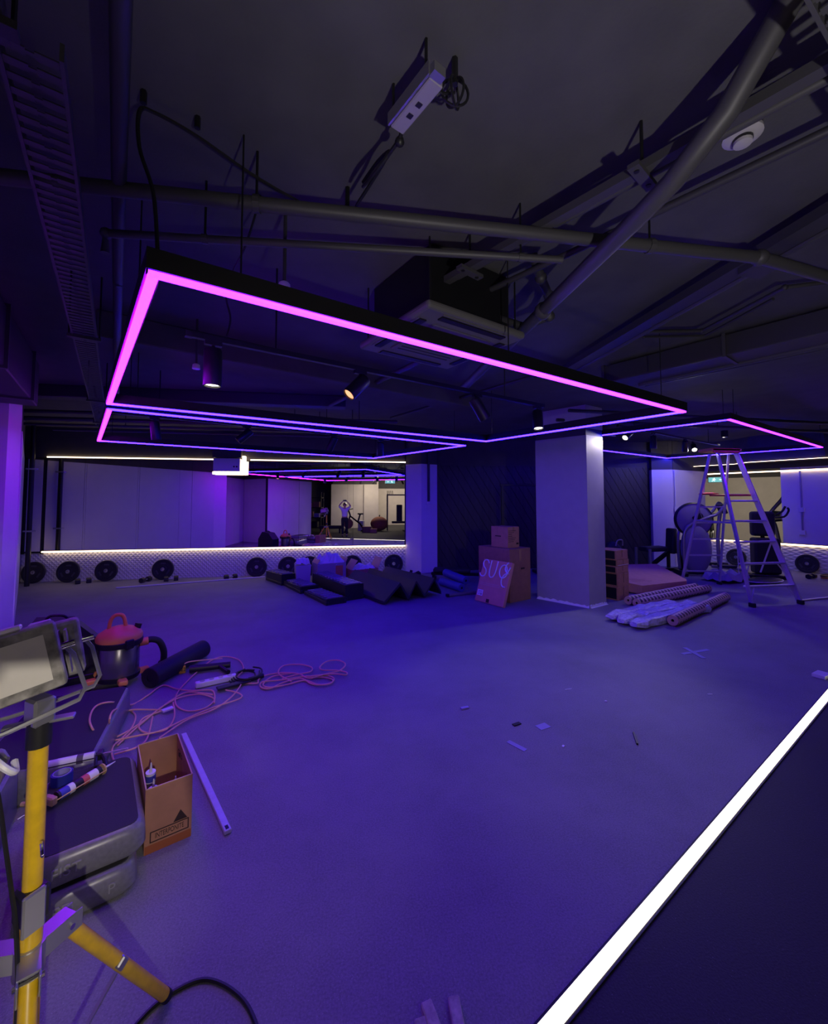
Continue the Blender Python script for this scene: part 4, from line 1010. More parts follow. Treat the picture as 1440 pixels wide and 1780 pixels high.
# --- scraps on the open floor
def flat(name, label, cat, loc, rz, d, m, parts=None):
    t = thing(name, label, cat, loc, rz)
    MB().box((0, 0, d[2]/2 + 0.001), d).build(parts or 'sheet', m, t)
    return t
flat('tape_strip', 'strip of pale masking tape stuck on the floor near the middle', 'tape', (1.225, 2.93, 0), R(-58), (0.15, 0.04, 0.002), MASK)
flat('paper_scrap', 'pale rectangular paper scrap on the floor beyond the tape strip', 'paper', (1.53, 3.14, 0), R(18), (0.10, 0.07, 0.002), MASK)
flat('plastic_rod', 'short black rod lying on the floor right of the paper scrap', 'rod', (2.12, 2.87, 0), R(62), (0.16, 0.012, 0.012), BLACK, 'rod')
flat('paper_scrap', 'crumpled pale scrap on the floor, left of the other scraps', 'paper', (1.01, 3.51, 0), R(10), (0.07, 0.03, 0.012), MASK)
flat('paper_scrap', 'tiny white chip near the tape strip', 'paper', (1.55, 2.87, 0), R(40), (0.025, 0.015, 0.004), PAPER)
flat('paper_scrap', 'tiny white chip on the floor beyond the black rod', 'paper', (2.26, 3.43, 0), R(40), (0.02, 0.02, 0.006), PAPER)
flat('paper_scrap', 'pair of thin white slivers left of the taped cross', 'paper', (2.06, 3.70, 0), R(5), (0.07, 0.008, 0.004), PAPER)
flat('paper_scrap', 'small white sliver before the floor light at right', 'paper', (3.27, 3.40, 0), R(-10), (0.04, 0.012, 0.004), PAPER)
flat('dark_scrap', 'dark rubber scrap near the pale paper scrap', 'scrap', (1.34, 3.20, 0), R(20), (0.07, 0.03, 0.008), RUBBER)
tx = thing('tape_cross', 'cross of blue masking tape stuck on the floor at right', 'tape', (4.02, 4.36, 0), R(10))
MB().box((0, 0, 0.002), (0.42, 0.05, 0.002)).build('strip', MASK, tx)
MB().box((-0.05, -0.02, 0.0035), (0.05, 0.34, 0.002), rot=R(-20)).build('strip', MASK, tx)
flat('white_block', 'small white block on the floor at the right edge', 'block', (4.70, 3.56, 0), R(20), (0.16, 0.10, 0.03), PLASTICW, 'block')
for k, (x, rz, h, lab) in enumerate(((0.282, 8, 0.30, 'leftmost of three grey wooden offcuts at the bottom edge'), (0.329, 13, 0.36, 'longest, middle one of three grey wooden offcuts at the bottom edge'), (0.382, -2, 0.28, 'rightmost of three grey wooden offcuts at the bottom edge'))):
    t = thing('wooden_offcut', lab, 'offcut', (x, 1.49 - h/2 + (0.02 if k else -0.02), 0), R(rz))
    MB().box((0, 0, 0.016 + 0.006*(k == 1)), (0.040, h, 0.03), bev=0.004).build('batten', mat('grey_wood', (0.42, 0.38, 0.36), 0.7, noise=0.3, nscale=40), t)
# ================================================================== ALONG THE MIRROR WALL
plate_o = None
def plate(x, label, wy=BY, face=0.0, z=0.0, d=0.45, pos=None, rz=0.0):
    global plate_o
    if plate_o is None:
        t = thing('weight_plate', label, 'weight plate', (0, 0, 0), 0, 'weight plates leaning on the white kick walls')
        Mp = Matrix.Translation(Vector((0, 0, 0.222))) @ Matrix.Rotation(R(90 - 9), 4, 'X')
        MB().lathe([(0.03, 0.022), (0.075, 0.022), (0.085, 0.012), (0.165, 0.012), (0.18, 0.026), (0.215, 0.026), (0.225, 0.016), (0.225, -0.016), (0.215, -0.026), (0.18, -0.026), (0.165, -0.012), (0.085, -0.012), (0.075, -0.022), (0.03, -0.022)], 36, caps=False, M=Mp).build('disc', RUBBER, t, True)
        MB().lathe([(0.026, 0.026), (0.040, 0.026), (0.040, -0.026), (0.026, -0.026), (0.026, 0.026)], 20, caps=False, M=Mp).build('hub_ring', STEEL, t, True)
        for k in range(3):
            Mk = Mp @ Matrix.Rotation(R(90 + 120*k), 4, 'Z')
            MB().box((0.128, 0, 0.014), (0.034, 0.10, 0.006), bev=0.003).build('grip', mat('worn_rubber', (0.06, 0.058, 0.062), 0.5), t, M=Mk)
        plate_o = t
        t.location = pos or (x, wy - 0.095, z)
        return t
    return dup(plate_o, pos or (x, wy - 0.095, z), rz, label)
PX = (-6.52, -5.86, -5.12, -3.98, -1.99, -1.29, -0.80, -0.38, 0.19, 1.18)
OR = ('first', 'second', 'third', 'fourth', 'fifth', 'sixth', 'seventh', 'eighth', 'ninth', 'tenth')
for i, x in enumerate(PX):
    lab = 'black rubber weight plate leaning under the mirror, %s from the left' % OR[i]
    if i == 0: lab = 'black rubber weight plate under the narrow mirror, leftmost of the row'
    if i == 9: lab = 'black rubber weight plate beside the white column, rightmost under the mirror'
    plate(x, lab)
db_o = None
def dumbbell(label, loc, rz):
    global db_o
    if db_o is None:
        t = thing('dumbbell', label, 'dumbbell', loc, rz, 'small dumbbells on the floor')
        MB().cyl((-0.06, 0, 0.05), (0.06, 0, 0.05), 0.014, seg=10).build('handle', STEEL, t, True)
        for s in (-1, 1): MB().cyl((s*0.05, 0, 0.05), (s*0.135, 0, 0.05), 0.058, seg=6).build('head', RUBBER, t)
        db_o = t; return t
    return dup(db_o, loc, rz, label)
dumbbell('small hex dumbbell on the floor between the second and third weight plates', (-5.45, 10.0, 0), R(35))
dumbbell('small hex dumbbell on the floor at the left of the fourth weight plate', (-4.22, 9.95, 0), R(75))
dumbbell('small hex dumbbell on the floor at the right of the fourth weight plate', (-3.72, 9.98, 0), R(20))
dumbbell('small hex dumbbell on the floor left of the fifth weight plate', (-2.5, 10.0, 0), R(30))
dumbbell('small hex dumbbell on the floor beside the sixth weight plate', (-1.0, 9.9, 0), R(80))
wt = thing('skirting_strip', 'long pale skirting strip lying on the floor before the mirror wall', 'strip', (-3.14, 9.72, 0.012), math.atan2(0.78, 2.7))
MB().box((0, 0, 0), (2.82, 0.05, 0.018), bev=0.003).build('strip', PLASTICW, wt)

# --- ribbed black riser trays piled in front of the mirror
slat_o = None
def riser(label, loc, rz, L, W, H, n, slope=0.0):
    global slat_o
    t = thing('riser_tray', label, 'tray', loc, rz)
    mb = MB()
    mb.prism([(-L/2, 0), (L/2, 0), (L/2, H - slope), (-L/2, H)], -W/2, W/2, ROTX)
    mb.build('body', BLACK, t)
    for i in range(n):
        x = -L/2 + (i + 0.5) * L / n
        z = H - slope * ((x + L/2) / L)
        MB().box((x, 0, z + 0.008), (L/n*0.45, W*0.78, 0.03), rot=Matrix.Rotation(math.atan2(slope, L), 4, 'Y'), bev=0.006).build('rib', mat('sheen_lightened_plastic', (0.20, 0.19, 0.22), 0.25), t)  # rib colour lightened to stand in for reflected sheen on black plastic
    for s in (-1, 1): MB().box((0, s*(W/2 - 0.02), 0.03), (L + 0.02, 0.05, 0.06), bev=0.008).build('foot_rail', BLACK, t)
    return t
A0 = Vector((-0.30, 7.20, 0))
def gp(a, b): q = A0 + U*a + V*b; return (q.x, q.y, 0)
RG = G + math.pi/2
riser('black ribbed riser tray at the front left of the pile', gp(0.20, 0.52), RG, 1.0, 0.36, 0.10, 7, 0.03)
riser('black ribbed riser tray at the rear left of the pile', gp(0.16, 1.60), RG, 0.95, 0.36, 0.13, 6, 0.03)
riser('taller black slotted riser tray on the right of the pile', gp(0.60, 0.88), RG, 1.50, 0.36, 0.27, 12, 0.0)
riser('low black riser tray sticking out behind the pile at left', gp(0.05, 2.52), RG + R(6), 0.8, 0.30, 0.22, 5, 0.02)
def paper_heap(seed, w, d, h):
    rd_ = random.Random(seed); mb = MB(); nx, ny = 10, 8
    g = [[mb.bm.verts.new(((i/(nx-1) - .5)*w + rd_.uniform(-.02, .02), (j/(ny-1) - .5)*d + rd_.uniform(-.02, .02), h*(0.25 + 0.9*rd_.random()) * (0.35 if i in (0, nx-1) or j in (0, ny-1) else 1))) for j in range(ny)] for i in range(nx)]
    for i in range(nx-1):
        for j in range(ny-1): mb.bm.faces.new((g[i][j], g[i+1][j], g[i+1][j+1], g[i][j+1]))
    return mb
def carton(name, label, loc, rz, w, d, h, m=CARD, top=None, prints=(), flaps=0, side=None):
    t = thing(name, label, 'carton', loc, rz)
    if flaps:
        th = 0.006
        for nm, c, dd_ in (('front_panel', (0, -d/2, h/2), (w, th, h)), ('back_panel', (0, d/2, h/2), (w, th, h)), ('side_panel', (-w/2, 0, h/2), (th, d, h)), ('side_panel', (w/2, 0, h/2), (th, d, h)), ('bottom', (0, 0, 0.004), (w, d, 0.006))):
            MB().box(c, dd_).build(nm, m, t)
        for s in (-1, 1):
            Mq = Matrix.Translation(Vector((s*w/2, 0, h))) @ Matrix.Rotation(R(-s*(-25 if s > 0 else 35)), 4, 'Y')
            MB().box((s*0.0, 0, flaps/2), (th, d*0.96, flaps)).build('flap', CARDE, t, M=Mq)
    else:
        MB().box((0, 0, h/2), (w, d, h), bev=0.004).build('body', m, t)
        MB().box((0, 0, h + 0.0006), (0.05, d*0.98, 0.0012)).build('sealing_tape', mat('brown_tape', (0.40, 0.22, 0.10), 0.25), t)
        MB().box((0, -d/2 - 0.0006, h*0.88), (0.05, 0.0012, h*0.22)).build('sealing_tape', mat('brown_tape', (0.40, 0.22, 0.10), 0.25), t)
    return t
c1 = carton('waste_carton', 'grey open carton heaped with crumpled white paper behind the riser trays', (-0.33, 9.36, 0), R(20), 0.62, 0.42, 0.42, mat('grey_carton', (0.34, 0.30, 0.34), 0.7), flaps=0.10)
h_ = paper_heap(4, 0.6, 0.4, 0.26).build('crumpled_paper', PAPER, c1); h_.location = (0, 0, 0.34); h_['kind'] = 'stuff'
MB().box((0.16, -0.217, 0.25), (0.16, 0.004, 0.22)).build('printed_patch', mat('orange_print', (0.6, 0.2, 0.08), 0.6), c1)
c2 = carton('waste_carton', 'low brown open carton with a raised flap, right of the paper-filled one', (0.38, 9.45, 0), R(20), 0.62, 0.40, 0.26, CARD, flaps=0.24)
h_ = paper_heap(9, 0.58, 0.36, 0.16).build('crumpled_paper', PAPER, c2); h_.location = (0, 0, 0.20); h_['kind'] = 'stuff'
bg = thing('paper_bag', 'small grey bag with white tissue left of the paper-filled carton', 'bag', (-0.88, 9.33, 0), R(15))
mb = MB(); mb.loft([[(-.14, -.1, 0), (.14, -.1, 0), (.14, .1, 0), (-.14, .1, 0)], [(-.16, -.11, .38), (.16, -.11, .38), (.16, .11, .38), (-.16, .11, .38)]]); mb.build('bag', mat('grey_lilac_paper', (0.42, 0.40, 0.50), 0.7), bg)
h_ = paper_heap(12, 0.3, 0.2, 0.15).build('tissue', PAPER, bg); h_.location = (0, 0, 0.37)

# --- folding foam mat
fm = thing('folding_mat', 'dark zigzag folding foam mat standing in ridges on the floor', 'mat', (0.815, 7.13, 0), G)
fold = [(-0.16, 0.02), (0.16, 0.30), (0.33, 0.03), (0.50, 0.30), (0.68, 0.03), (0.90, 0.30), (1.06, 0.04)]
def thick(pl, t):
    up = []; lo = []
    for i, p in enumerate(pl):
        up.append((p[0], p[1] + t)); lo.append((p[0], max(0.0, p[1] - 0.005)))
    return up + lo[::-1]
MATB = mat('dark_mat_vinyl', (0.022, 0.021, 0.03), 0.5)
for i in range(len(fold) - 1):
    mb = MB(); mb.prism(thick(fold[i:i+2], 0.045), -1.7, -0.02, ROTX); mb.build('mat_section', MATB, fm)
# --- blue rollers and rods before the boarded wall
for k, (p, q, z, lab) in enumerate((((2.10, 8.70), (2.35, 8.02), 0.235, 'upper of two blue foam rollers before the boarded wall'), ((1.98, 8.55), (2.22, 7.86), 0.082, 'lower of two blue foam rollers before the boarded wall'))):
    P = Vector((*p, z)); Q = Vector((*q, z if k else z - 0.05)); t = thing('foam_roller', lab, 'foam roller', (P + Q)/2)
    L2 = (Q - P).length/2; M_ = rot_to(Q - P) @ Matrix.Rotation(R(90), 4, 'Y')
    MB().lathe([(0.025, -L2), (0.072, -L2), (0.08, -L2 + 0.008), (0.08, L2 - 0.008), (0.072, L2), (0.025, L2)], 24, M=M_, caps=False).build('foam', mat('blue_foam', (0.05, 0.05, 0.30), 0.6), t, True)
    MB().cyl((0, 0, -L2 + 0.004), (0, 0, L2 - 0.004), 0.026, seg=12).build('core', BLACK, t, M=M_)
rd2 = thing('metal_rod', 'pale metal rod lying before the blue foam rollers', 'rod', (2.2, 7.62, 0.03), R(16))
MB().cyl((-0.36, 0, 0), (0.36, 0, 0), 0.028, seg=12).build('rod', STEEL, rd2, True)
MB().box((-0.36, 0, 0.0), (0.05, 0.07, 0.055), bev=0.008).build('end_cap', BLACK, rd2)
bn = thing('weight_bench', 'low black bench frame lying behind the folding mat and rollers', 'bench', (2.5, 8.9, 0), R(-18))
MB().box((0, 0, 0.16), (1.3, 0.10, 0.06), bev=0.01).build('spine', BLACKM, bn)
MB().box((-0.2, 0, 0.24), (0.8, 0.28, 0.08), bev=0.025, seg=2).build('pad', RUBBER, bn)
for x in (-0.6, 0.6):
    MB().box((x, 0, 0.035), (0.07, 0.6, 0.06), bev=0.01).build('foot', BLACKM, bn); MB().box((x, 0, 0.11), (0.06, 0.08, 0.12)).build('post', BLACKM, bn)
kd = thing('dumbbell', 'black dumbbell standing at the foot of the white column', 'dumbbell', (1.60, 9.45, 0), R(60))
MB().cyl((-0.06, 0, 0.07), (0.06, 0, 0.07), 0.015, seg=10).build('handle', STEEL, kd, True)
for s in (-1, 1): MB().cyl((s*0.05, 0, 0.07), (s*0.16, 0, 0.07), 0.07, seg=6).build('head', RUBBER, kd)
hk = thing('mat_strap', 'dark stub of a handle sticking up behind the folding mat', 'handle', (1.38, 9.2, 0))
MB().cyl((0, 0, 0.015), (0, 0, 0.03), 0.09, seg=14).build('base', RUBBER, hk, True)
MB().cyl((0, 0, 0.02), (0.08, 0, 0.22), 0.032, seg=10).build('grip', RUBBER, hk, True)

# --- cartons and neon sign by the pillar
BC = Vector((2.80, 6.90, 0))
def gbox(name, label, corner, u, v, z, h, m=CARD):
    # corner = nearest vertical edge; u along the grid to the right, v away to the left
    c = Vector(corner) + U*u/2 + V*v/2
    return carton(name, label, (c.x, c.y, z), G, u, v, h, m)
big = gbox('large_carton', 'large brown carton standing against the pillar', BC, 0.54, 0.76, 0, 0.91, CARDD)
MB().box((0.06, -0.3812, 0.56), (0.10, 0.0012, 0.03)).build('printed_mark', INK, big)
c = BC + U*0.10 + V*0.13
sm_ = gbox('small_carton', 'smaller printed carton on top of the large one by the pillar', c, 0.30, 0.40, 0.912, 0.37, CARD)
for i, w_ in enumerate((0.20, 0.15, 0.09, 0.10, 0.20, 0.17, 0.14)):
    MB().box((-0.135 + w_/2, -0.2008, 0.30 - i*0.032), (w_, 0.0012, 0.008)).build('printed_line', INK, sm_)
MB().box((0.10, -0.2008, 0.07), (0.06, 0.0012, 0.03)).build('printed_mark', INK, sm_)
MB().box((-0.1508, 0.03, 0.2), (0.0012, 0.14, 0.02)).build('printed_mark', INK, sm_)
# leaning carton with the neon letters; local x runs down-right along the face, z up the slope
lp0 = BC - U*0.36 + V*0.50
LEAN = R(19)
lc = thing('leaning_carton', 'flat brown carton leaning against the large carton, holding white tube letters', 'carton', (lp0.x, lp0.y, 0), math.atan2(-V.y, -V.x))
ML = Matrix.Rotation(-LEAN, 4, 'X')
LW, LH = 0.66, 0.74
MB().box((LW/2, 0.03, LH/2 + 0.01), (LW, 0.06, LH), bev=0.004).build('body', CARDP, lc, M=ML)
MB().box((0.09, -0.0012, 0.16), (0.13, 0.002, 0.10)).build('paper_label', PAPER, lc, M=ML)
for i in range(3): MB().box((0.085, -0.0024, 0.185 - i*0.025), (0.09, 0.0012, 0.006)).build('label_line', INK, lc, M=ML)
MB().box((0.125, -0.0024, 0.135), (0.02, 0.0012, 0.02)).build('label_mark', INK, lc, M=ML)
for z in (0.335, 0.305): MB().box((0.30, -0.001, z), (0.52, 0.0016, 0.006)).build('tape_edge', mat('glossy_tape', (0.6, 0.4, 0.36), 0.2), lc, M=ML)
MB().box((0.30, -0.001, 0.05), (0.07, 0.0016, 0.06)).build('printed_mark', INK, lc, M=ML)
ns = thing('neon_letters', 'white tube letters S and U and a twisted loop on the leaning carton', 'sign', (lp0.x, lp0.y, 0), math.atan2(-V.y, -V.x))
NE = mat('unlit_white_tube', (0.72, 0.66, 0.78), 0.35)
def letter(pts, nm='letter'):
    MB().tube([(x, -0.014, z) for x, z in pts], 0.0115, 8, smooth=5).build(nm, NE, ns, True, M=ML)
letter([(0.165, 0.68), (0.13, 0.725), (0.085, 0.735), (0.04, 0.71), (0.03, 0.66), (0.06, 0.61), (0.11, 0.575), (0.135, 0.52), (0.115, 0.46), (0.07, 0.44), (0.02, 0.455), (-0.005, 0.49)])
letter([(0.215, 0.735), (0.21, 0.56), (0.225, 0.48), (0.265, 0.445), (0.31, 0.46), (0.34, 0.51), (0.355, 0.60), (0.365, 0.735)])
letter([(0.60, 0.74), (0.56, 0.69), (0.55, 0.63), (0.59, 0.58), (0.64, 0.56)], 'tube_end')
letter([(0.66, 0.665), (0.63, 0.60), (0.60, 0.52), (0.55, 0.475), (0.49, 0.48), (0.45, 0.53), (0.44, 0.60), (0.47, 0.665), (0.52, 0.69), (0.57, 0.67), (0.60, 0.60)])
letter([(0.625, 0.575), (0.56, 0.53), (0.52, 0.46), (0.53, 0.38), (0.57, 0.335), (0.62, 0.33)], 'tube_end')
# --- steel rack and folded ladder before the boarded wall
rk = thing('steel_rack', 'black steel goal-shaped rack before the boarded wall, behind the cartons', 'rack', (4.15, 9.55, 0), R(-8))
for x in (-0.42, 0.42):
    MB().box((x, 0, 1.06), (0.07, 0.07, 2.12), bev=0.006).build('upright', BLACKM, rk)
    MB().box((x, 0, 0.03), (0.09, 0.7, 0.06), bev=0.006).build('foot', BLACKM, rk)
MB().box((0, 0, 2.12), (0.95, 0.07, 0.05), bev=0.006).build('crossbar', BLACKM, rk)
fl_ = thing('folded_ladder', 'folded aluminium ladder leaning on the boarded wall just right of the pillar', 'ladder', (6.25, 9.9, 0))
for s in (0, 0.34):
    mb = MB(); bar(mb, (-0.55 - s*0.5, 0.25, 2.25), (-0.05 - s*0.6, -0.15, 0.02), 0.03, 0.075); mb.build('rail', ALU, fl_)
for i in range(6):
    f = i / 6 + 0.1
    p = Vector((-0.55, 0.25, 2.25)).lerp(Vector((-0.05, -0.15, 0.02)), f); q = Vector((-0.72, 0.25, 2.25)).lerp(Vector((-0.254, -0.15, 0.02)), f)
    mb = MB(); bar(mb, p, q, 0.06, 0.025); mb.build('rung', ALU, fl_)
# --- brown cartons stacked right of the pillar
SC = Vector((4.72, 6.74, 0)); z = 0
CN = ('bottom carton', 'second carton from the floor', 'third carton from the floor', 'fourth carton from the floor', 'topmost carton')
for i, (h, off) in enumerate(((0.24, 0), (0.235, 0.01), (0.115, -0.02), (0.115, 0.0), (0.17, -0.03))):
    t = gbox('stacked_carton', CN[i] + ' of the front stack right of the pillar', SC + U*off, 0.36 if i < 2 else 0.38, 0.40, z, h - 0.003, CARD)
    MB().box((0, -0.2008, h*0.5), (0.012, 0.0012, h*0.5)).build('printed_mark', INK, t)
    MB().box((-0.1815 if i < 2 else -0.1915, 0.02, h*0.5), (0.002, 0.38, h*0.8)).build('black_side', BLACK, t)  # black sheet over the left face of each carton
    if i == 3: MB().box((0.0, -0.2012, 0.02), (0.37, 0.002, 0.006)).build('pale_strap', PLASTICW, t)
    z += h
z = 0
for i, h in enumerate((0.44, 0.42, 0.16, 0.155)):
    gbox('stacked_carton', ('bottom', 'second', 'third', 'top')[i] + ' carton of the taller rear stack right of the pillar', SC + V*0.46 - U*0.02, 0.34, 0.34, z, h - 0.003, CARD); z += h
wb_ = thing('gym_bag', 'rounded black gym bag behind the stacked cartons', 'bag', (6.0, 8.75, 0), R(20))
MB().sph((0, 0, 0.42), 0.3, (0.9, 0.8, 1.35), 16).build('bag', RUBBER, wb_, True)
MB().box((0, 0, 0.03), (0.45, 0.4, 0.06), bev=0.02).build('base', RUBBER, wb_)
MB().tube([(-0.12, -0.18, 0.74), (-0.08, -0.2, 0.86), (0.08, -0.2, 0.86), (0.12, -0.18, 0.74)], 0.015, 8, smooth=4).build('handle', STEEL, wb_, True)
# --- flat pinkish carton
pk = thing('flat_carton', 'broad flat pinkish carton lying propped on the floor left of the ladder', 'carton', (5.35, 7.12, 0))
fp = [(0.12, -0.02), (1.22, 0.16), (1.30, 0.26), (1.55, 1.36), (0.30, 1.40), (-0.06, 0.20)]
mb = MB()
hz = lambda y: 0.17 + 0.12*y
lo = [mb.bm.verts.new((x, y, hz(y) - 0.165)) for x, y in fp]; hi = [mb.bm.verts.new((x, y, hz(y))) for x, y in fp]
mb.bm.faces.new(lo[::-1]); mb.bm.faces.new(hi)
for i in range(6): mb.bm.faces.new((lo[i], lo[(i+1) % 6], hi[(i+1) % 6], hi[i]))
mb.build('body', CARDP, pk)
for i, (w_, x) in enumerate(((0.42, 0.32), (0.30, 0.26), (0.36, 0.29), (0.2, 0.22))):
    y = 0.24 + i*0.05
    MB().box((x, y, hz(y) + 0.001), (w_, 0.012, 0.0015), rot=Matrix.Rotation(R(6.8), 4, 'X')).build('printed_line', mat('faint_print', (0.42, 0.15, 0.12), 0.7), pk)
MB().box((0.8, 1.25, 0.07), (0.9, 0.12, 0.14), bev=0.01).build('inner_support', CARDD, pk)
# --- printed wrapped rolls and film-wrapped bundle
def roll(label, p, q, r):
    P = Vector((*p, r + 0.004)); Q = Vector((*q, r + 0.004)); L = (Q - P).length
    t = thing('wrapped_roll', label, 'roll', (P + Q)/2)
    n, k = 24, 20; vs = []; fs = []; uv = []
    for i in range(n + 1):
        for j in range(k):
            a = 2*math.pi*j/k; rr = r*(1 + 0.03*math.sin(i*1.7 + j)); vs.append((-L/2 + L*i/n, rr*math.cos(a), rr*math.sin(a)))
    for i in range(n):
        for j in range(k):
            fs.append((i*k + j, i*k + (j+1) % k, (i+1)*k + (j+1) % k, (i+1)*k + j))
            uv += [(L*i/n, j*r*6.283/k), (L*i/n, (j+1)*r*6.283/k), (L*(i+1)/n, (j+1)*r*6.283/k), (L*(i+1)/n, j*r*6.283/k)]
    me = bpy.data.meshes.new('wrapping'); me.from_pydata(vs, [], fs); ul = me.uv_layers.new(name='uv')
    for i, c_ in enumerate(uv): ul.data[i].uv = c_
    me.materials.append(WRAP)
    M_ = rot_to(Q - P); me.transform(M_)
    for f in me.polygons: f.use_smooth = True
    o = bpy.data.objects.new('wrapping', me); COL.objects.link(o); o.parent = t
    for s in (-1, 1): MB().lathe([(0.02, 0), (r*0.96, 0), (r*0.96, 0.012), (0.02, 0.012)], 20, caps=False, M=M_ @ Matrix.Translation(Vector((s*(L/2 - 0.004), 0, 0))) @ Matrix.Rotation(R(90), 4, 'Y')).build('end_face', CARDE, t)
    return t
roll('printed paper-wrapped roll nearest the ladder, lying apart in front', (4.52, 5.28), (6.56, 6.43), 0.075)
roll('printed paper-wrapped roll, rear one of the two touching rolls', (4.70, 6.46), (6.72, 7.24), 0.072)
roll('printed paper-wrapped roll, front one of the two touching rolls', (4.72, 6.28), (6.86, 7.10), 0.072)
rdm = random.Random(11)
for k, (off, zz, L0, L1, lab) in enumerate(((0.0, 0.0, 0.0, 1.95, 'film-wrapped long pack nearest the viewer, before the printed rolls'), (0.20, 0.0, 0.0, 2.0, 'film-wrapped long pack in the middle of the wrapped bundle'), (0.40, 0.0, 0.05, 1.75, 'film-wrapped long pack farthest back in the wrapped bundle'))):
    d = Vector((0.93, 0.36, 0)).normalized(); nn = Vector((-d.y, d.x, 0)); base = Vector((3.90, 5.24, 0)) + nn*off
    t = thing('wrapped_pack', lab, 'pack', base, math.atan2(d.y, d.x))
    secs = []
    for i in range(15):
        x = L0 + (L1 - L0)*i/14; sec_ = []
        wv = 0.098*(0.88 + 0.24*rdm.random()) * (0.6 if i in (0, 14) else 1); hv = 0.062*(0.85 + 0.3*rdm.random()) * (0.5 if i in (0, 14) else 1)
        cy = rdm.uniform(-0.012, 0.012)
        for j in range(10):
            a = 2*math.pi*j/10; sq = lambda v: math.copysign(abs(v)**0.5, v); sec_.append((x + rdm.uniform(-0.015, 0.015), cy + wv*sq(math.cos(a))*(1 + rdm.uniform(-.10, .10)), max(0.002, 0.064 + hv*sq(math.sin(a))*(1 + rdm.uniform(-.10, .10)))))
        secs.append(sec_)
    MB().loft(secs).build('film_wrap', FILM, t)
    MB().box(((L0 + L1)/2, 0, 0.06), (L1 - L0 - 0.12, 0.09, 0.07), bev=0.01).build('contents', mat('grey_lilac_board', (0.34, 0.32, 0.44), 0.6), t)
# ================================================================== RIGHT SIDE: LADDER, MACHINES
la = thing('platform_ladder', 'tall aluminium platform ladder with an orange top standing open on the floor at right', 'ladder', (7.1, 6.9, 0))
o_ = Vector((7.1, 6.9, 0))
FL_, FR_, BL_, BR_ = Vector((6.62, 6.0, 0)), Vector((7.62, 6.04, 0)), Vector((7.0, 7.9, 0)), Vector((7.74, 7.72, 0))
TL, TR = Vector((7.06, 6.98, 2.68)), Vector((7.46, 6.97, 2.68))
TLb, TRb = Vector((7.07, 7.16, 2.66)), Vector((7.47, 7.14, 2.66))
def rail(p, q, w=0.035, h=0.075, nm='rail', m=ALU, parent=la):
    mb = MB(); bar(mb, p - o_, q - o_, w, h); return mb.build(nm, m, parent)
rail(FL_, TL, 0.03, 0.085); rail(FR_, TR, 0.03, 0.085); rail(BL_, TLb, 0.03, 0.05); rail(BR_, TRb, 0.03, 0.05)
for p in (FL_, FR_, BL_, BR_): MB().box(p - o_ + Vector((0, 0, 0.035)), (0.06, 0.10, 0.07), bev=0.01).build('rubber_foot', BLACK, la)
for z in (0.30, 0.66, 1.02, 1.38, 1.74):
    f = z / 2.68; a = FL_.lerp(TL, f); b = FR_.lerp(TR, f)
    mb = MB(); mb.box(((a+b)/2 - o_ + Vector((0, 0.02, 0))), ((b - a).length, 0.10, 0.028), bev=0.004); t_ = mb.build('tread', ALU, la)
    if z < 0.8:
        for s, P in ((1, a), (-1, b)):
            rail(P + Vector((0, 0.0, -0.01)) + Vector((s*0.12, 0, 0)), P + Vector((s*0.01, -0.06, -0.20)), 0.012, 0.02, 'brace')
rail(FL_.lerp(TL, 0.40), FL_ + Vector((0.30, 0.5, 0.45)), 0.014, 0.026, 'brace'); rail(FR_.lerp(TR, 0.40), FR_ + Vector((-0.18, 0.52, 0.45)), 0.014, 0.026, 'brace')
for z in (0.28, 0.62, 0.96, 1.30, 1.62):
    f = z / 2.66; a = BL_.lerp(TLb, f); b = BR_.lerp(TRb, f); rail(a, b, 0.022, 0.03, 'rung')
for z in (1.35,):
    rail(FL_.lerp(TL, z/2.68), BL_.lerp(TLb, z/2.66), 0.014, 0.03, 'spreader'); rail(FR_.lerp(TR, z/2.68), BR_.lerp(TRb, z/2.66), 0.014, 0.03, 'spreader')
rail(BL_.lerp(TLb, 0.62), BL_.lerp(TLb, 0.62) + Vector((0.05, -0.02, -0.25)), 0.012, 0.012, 'hook', STEEL)
tp_ = MB().box((7.20 - 7.1, 7.07 - 6.9, 2.72), (0.66, 0.32, 0.06), bev=0.015, seg=2).build('top_cap', ORANGE, la)
MB().box((7.20 - 7.1, 6.92 - 6.9, 2.705), (0.60, 0.02, 0.09), bev=0.006).build('cap_lip', RED, tp_)
q1 = FL_.lerp(TL, 0.69); q2 = FR_.lerp(TR, 0.69)
MB().box((q1 + q2)/2 - o_ + Vector((0, 0.22, 0)), ((q2-q1).length*0.86, 0.42, 0.035), bev=0.01).build('platform', RED, la)
MB().lathe([(0.05, 0), (0.16, 0.005), (0.17, 0.03), (0.05, 0.05)], 20, M=Matrix.Translation(BL_.lerp(TLb, 0.70) - o_ + Vector((0.16, -0.02, 0)))).build('tool_tray', RED, la, True)
mb = MB(); bar(mb, TL - o_, TR - o_, 0.05, 0.05); mb.build('top_bar', ALU, la)
# rod on the floor right of the ladder
ar = thing('aluminium_bar', 'pale bar lying on the floor right of the ladder foot', 'bar', (8.35, 6.28, 0.015), R(8))
MB().box((0, 0, 0), (1.2, 0.04, 0.024), bev=0.003).build('bar', ALU, ar)
MB().box((0.59, 0, 0), (0.02, 0.044, 0.028)).build('end_cap', BLACK, ar)
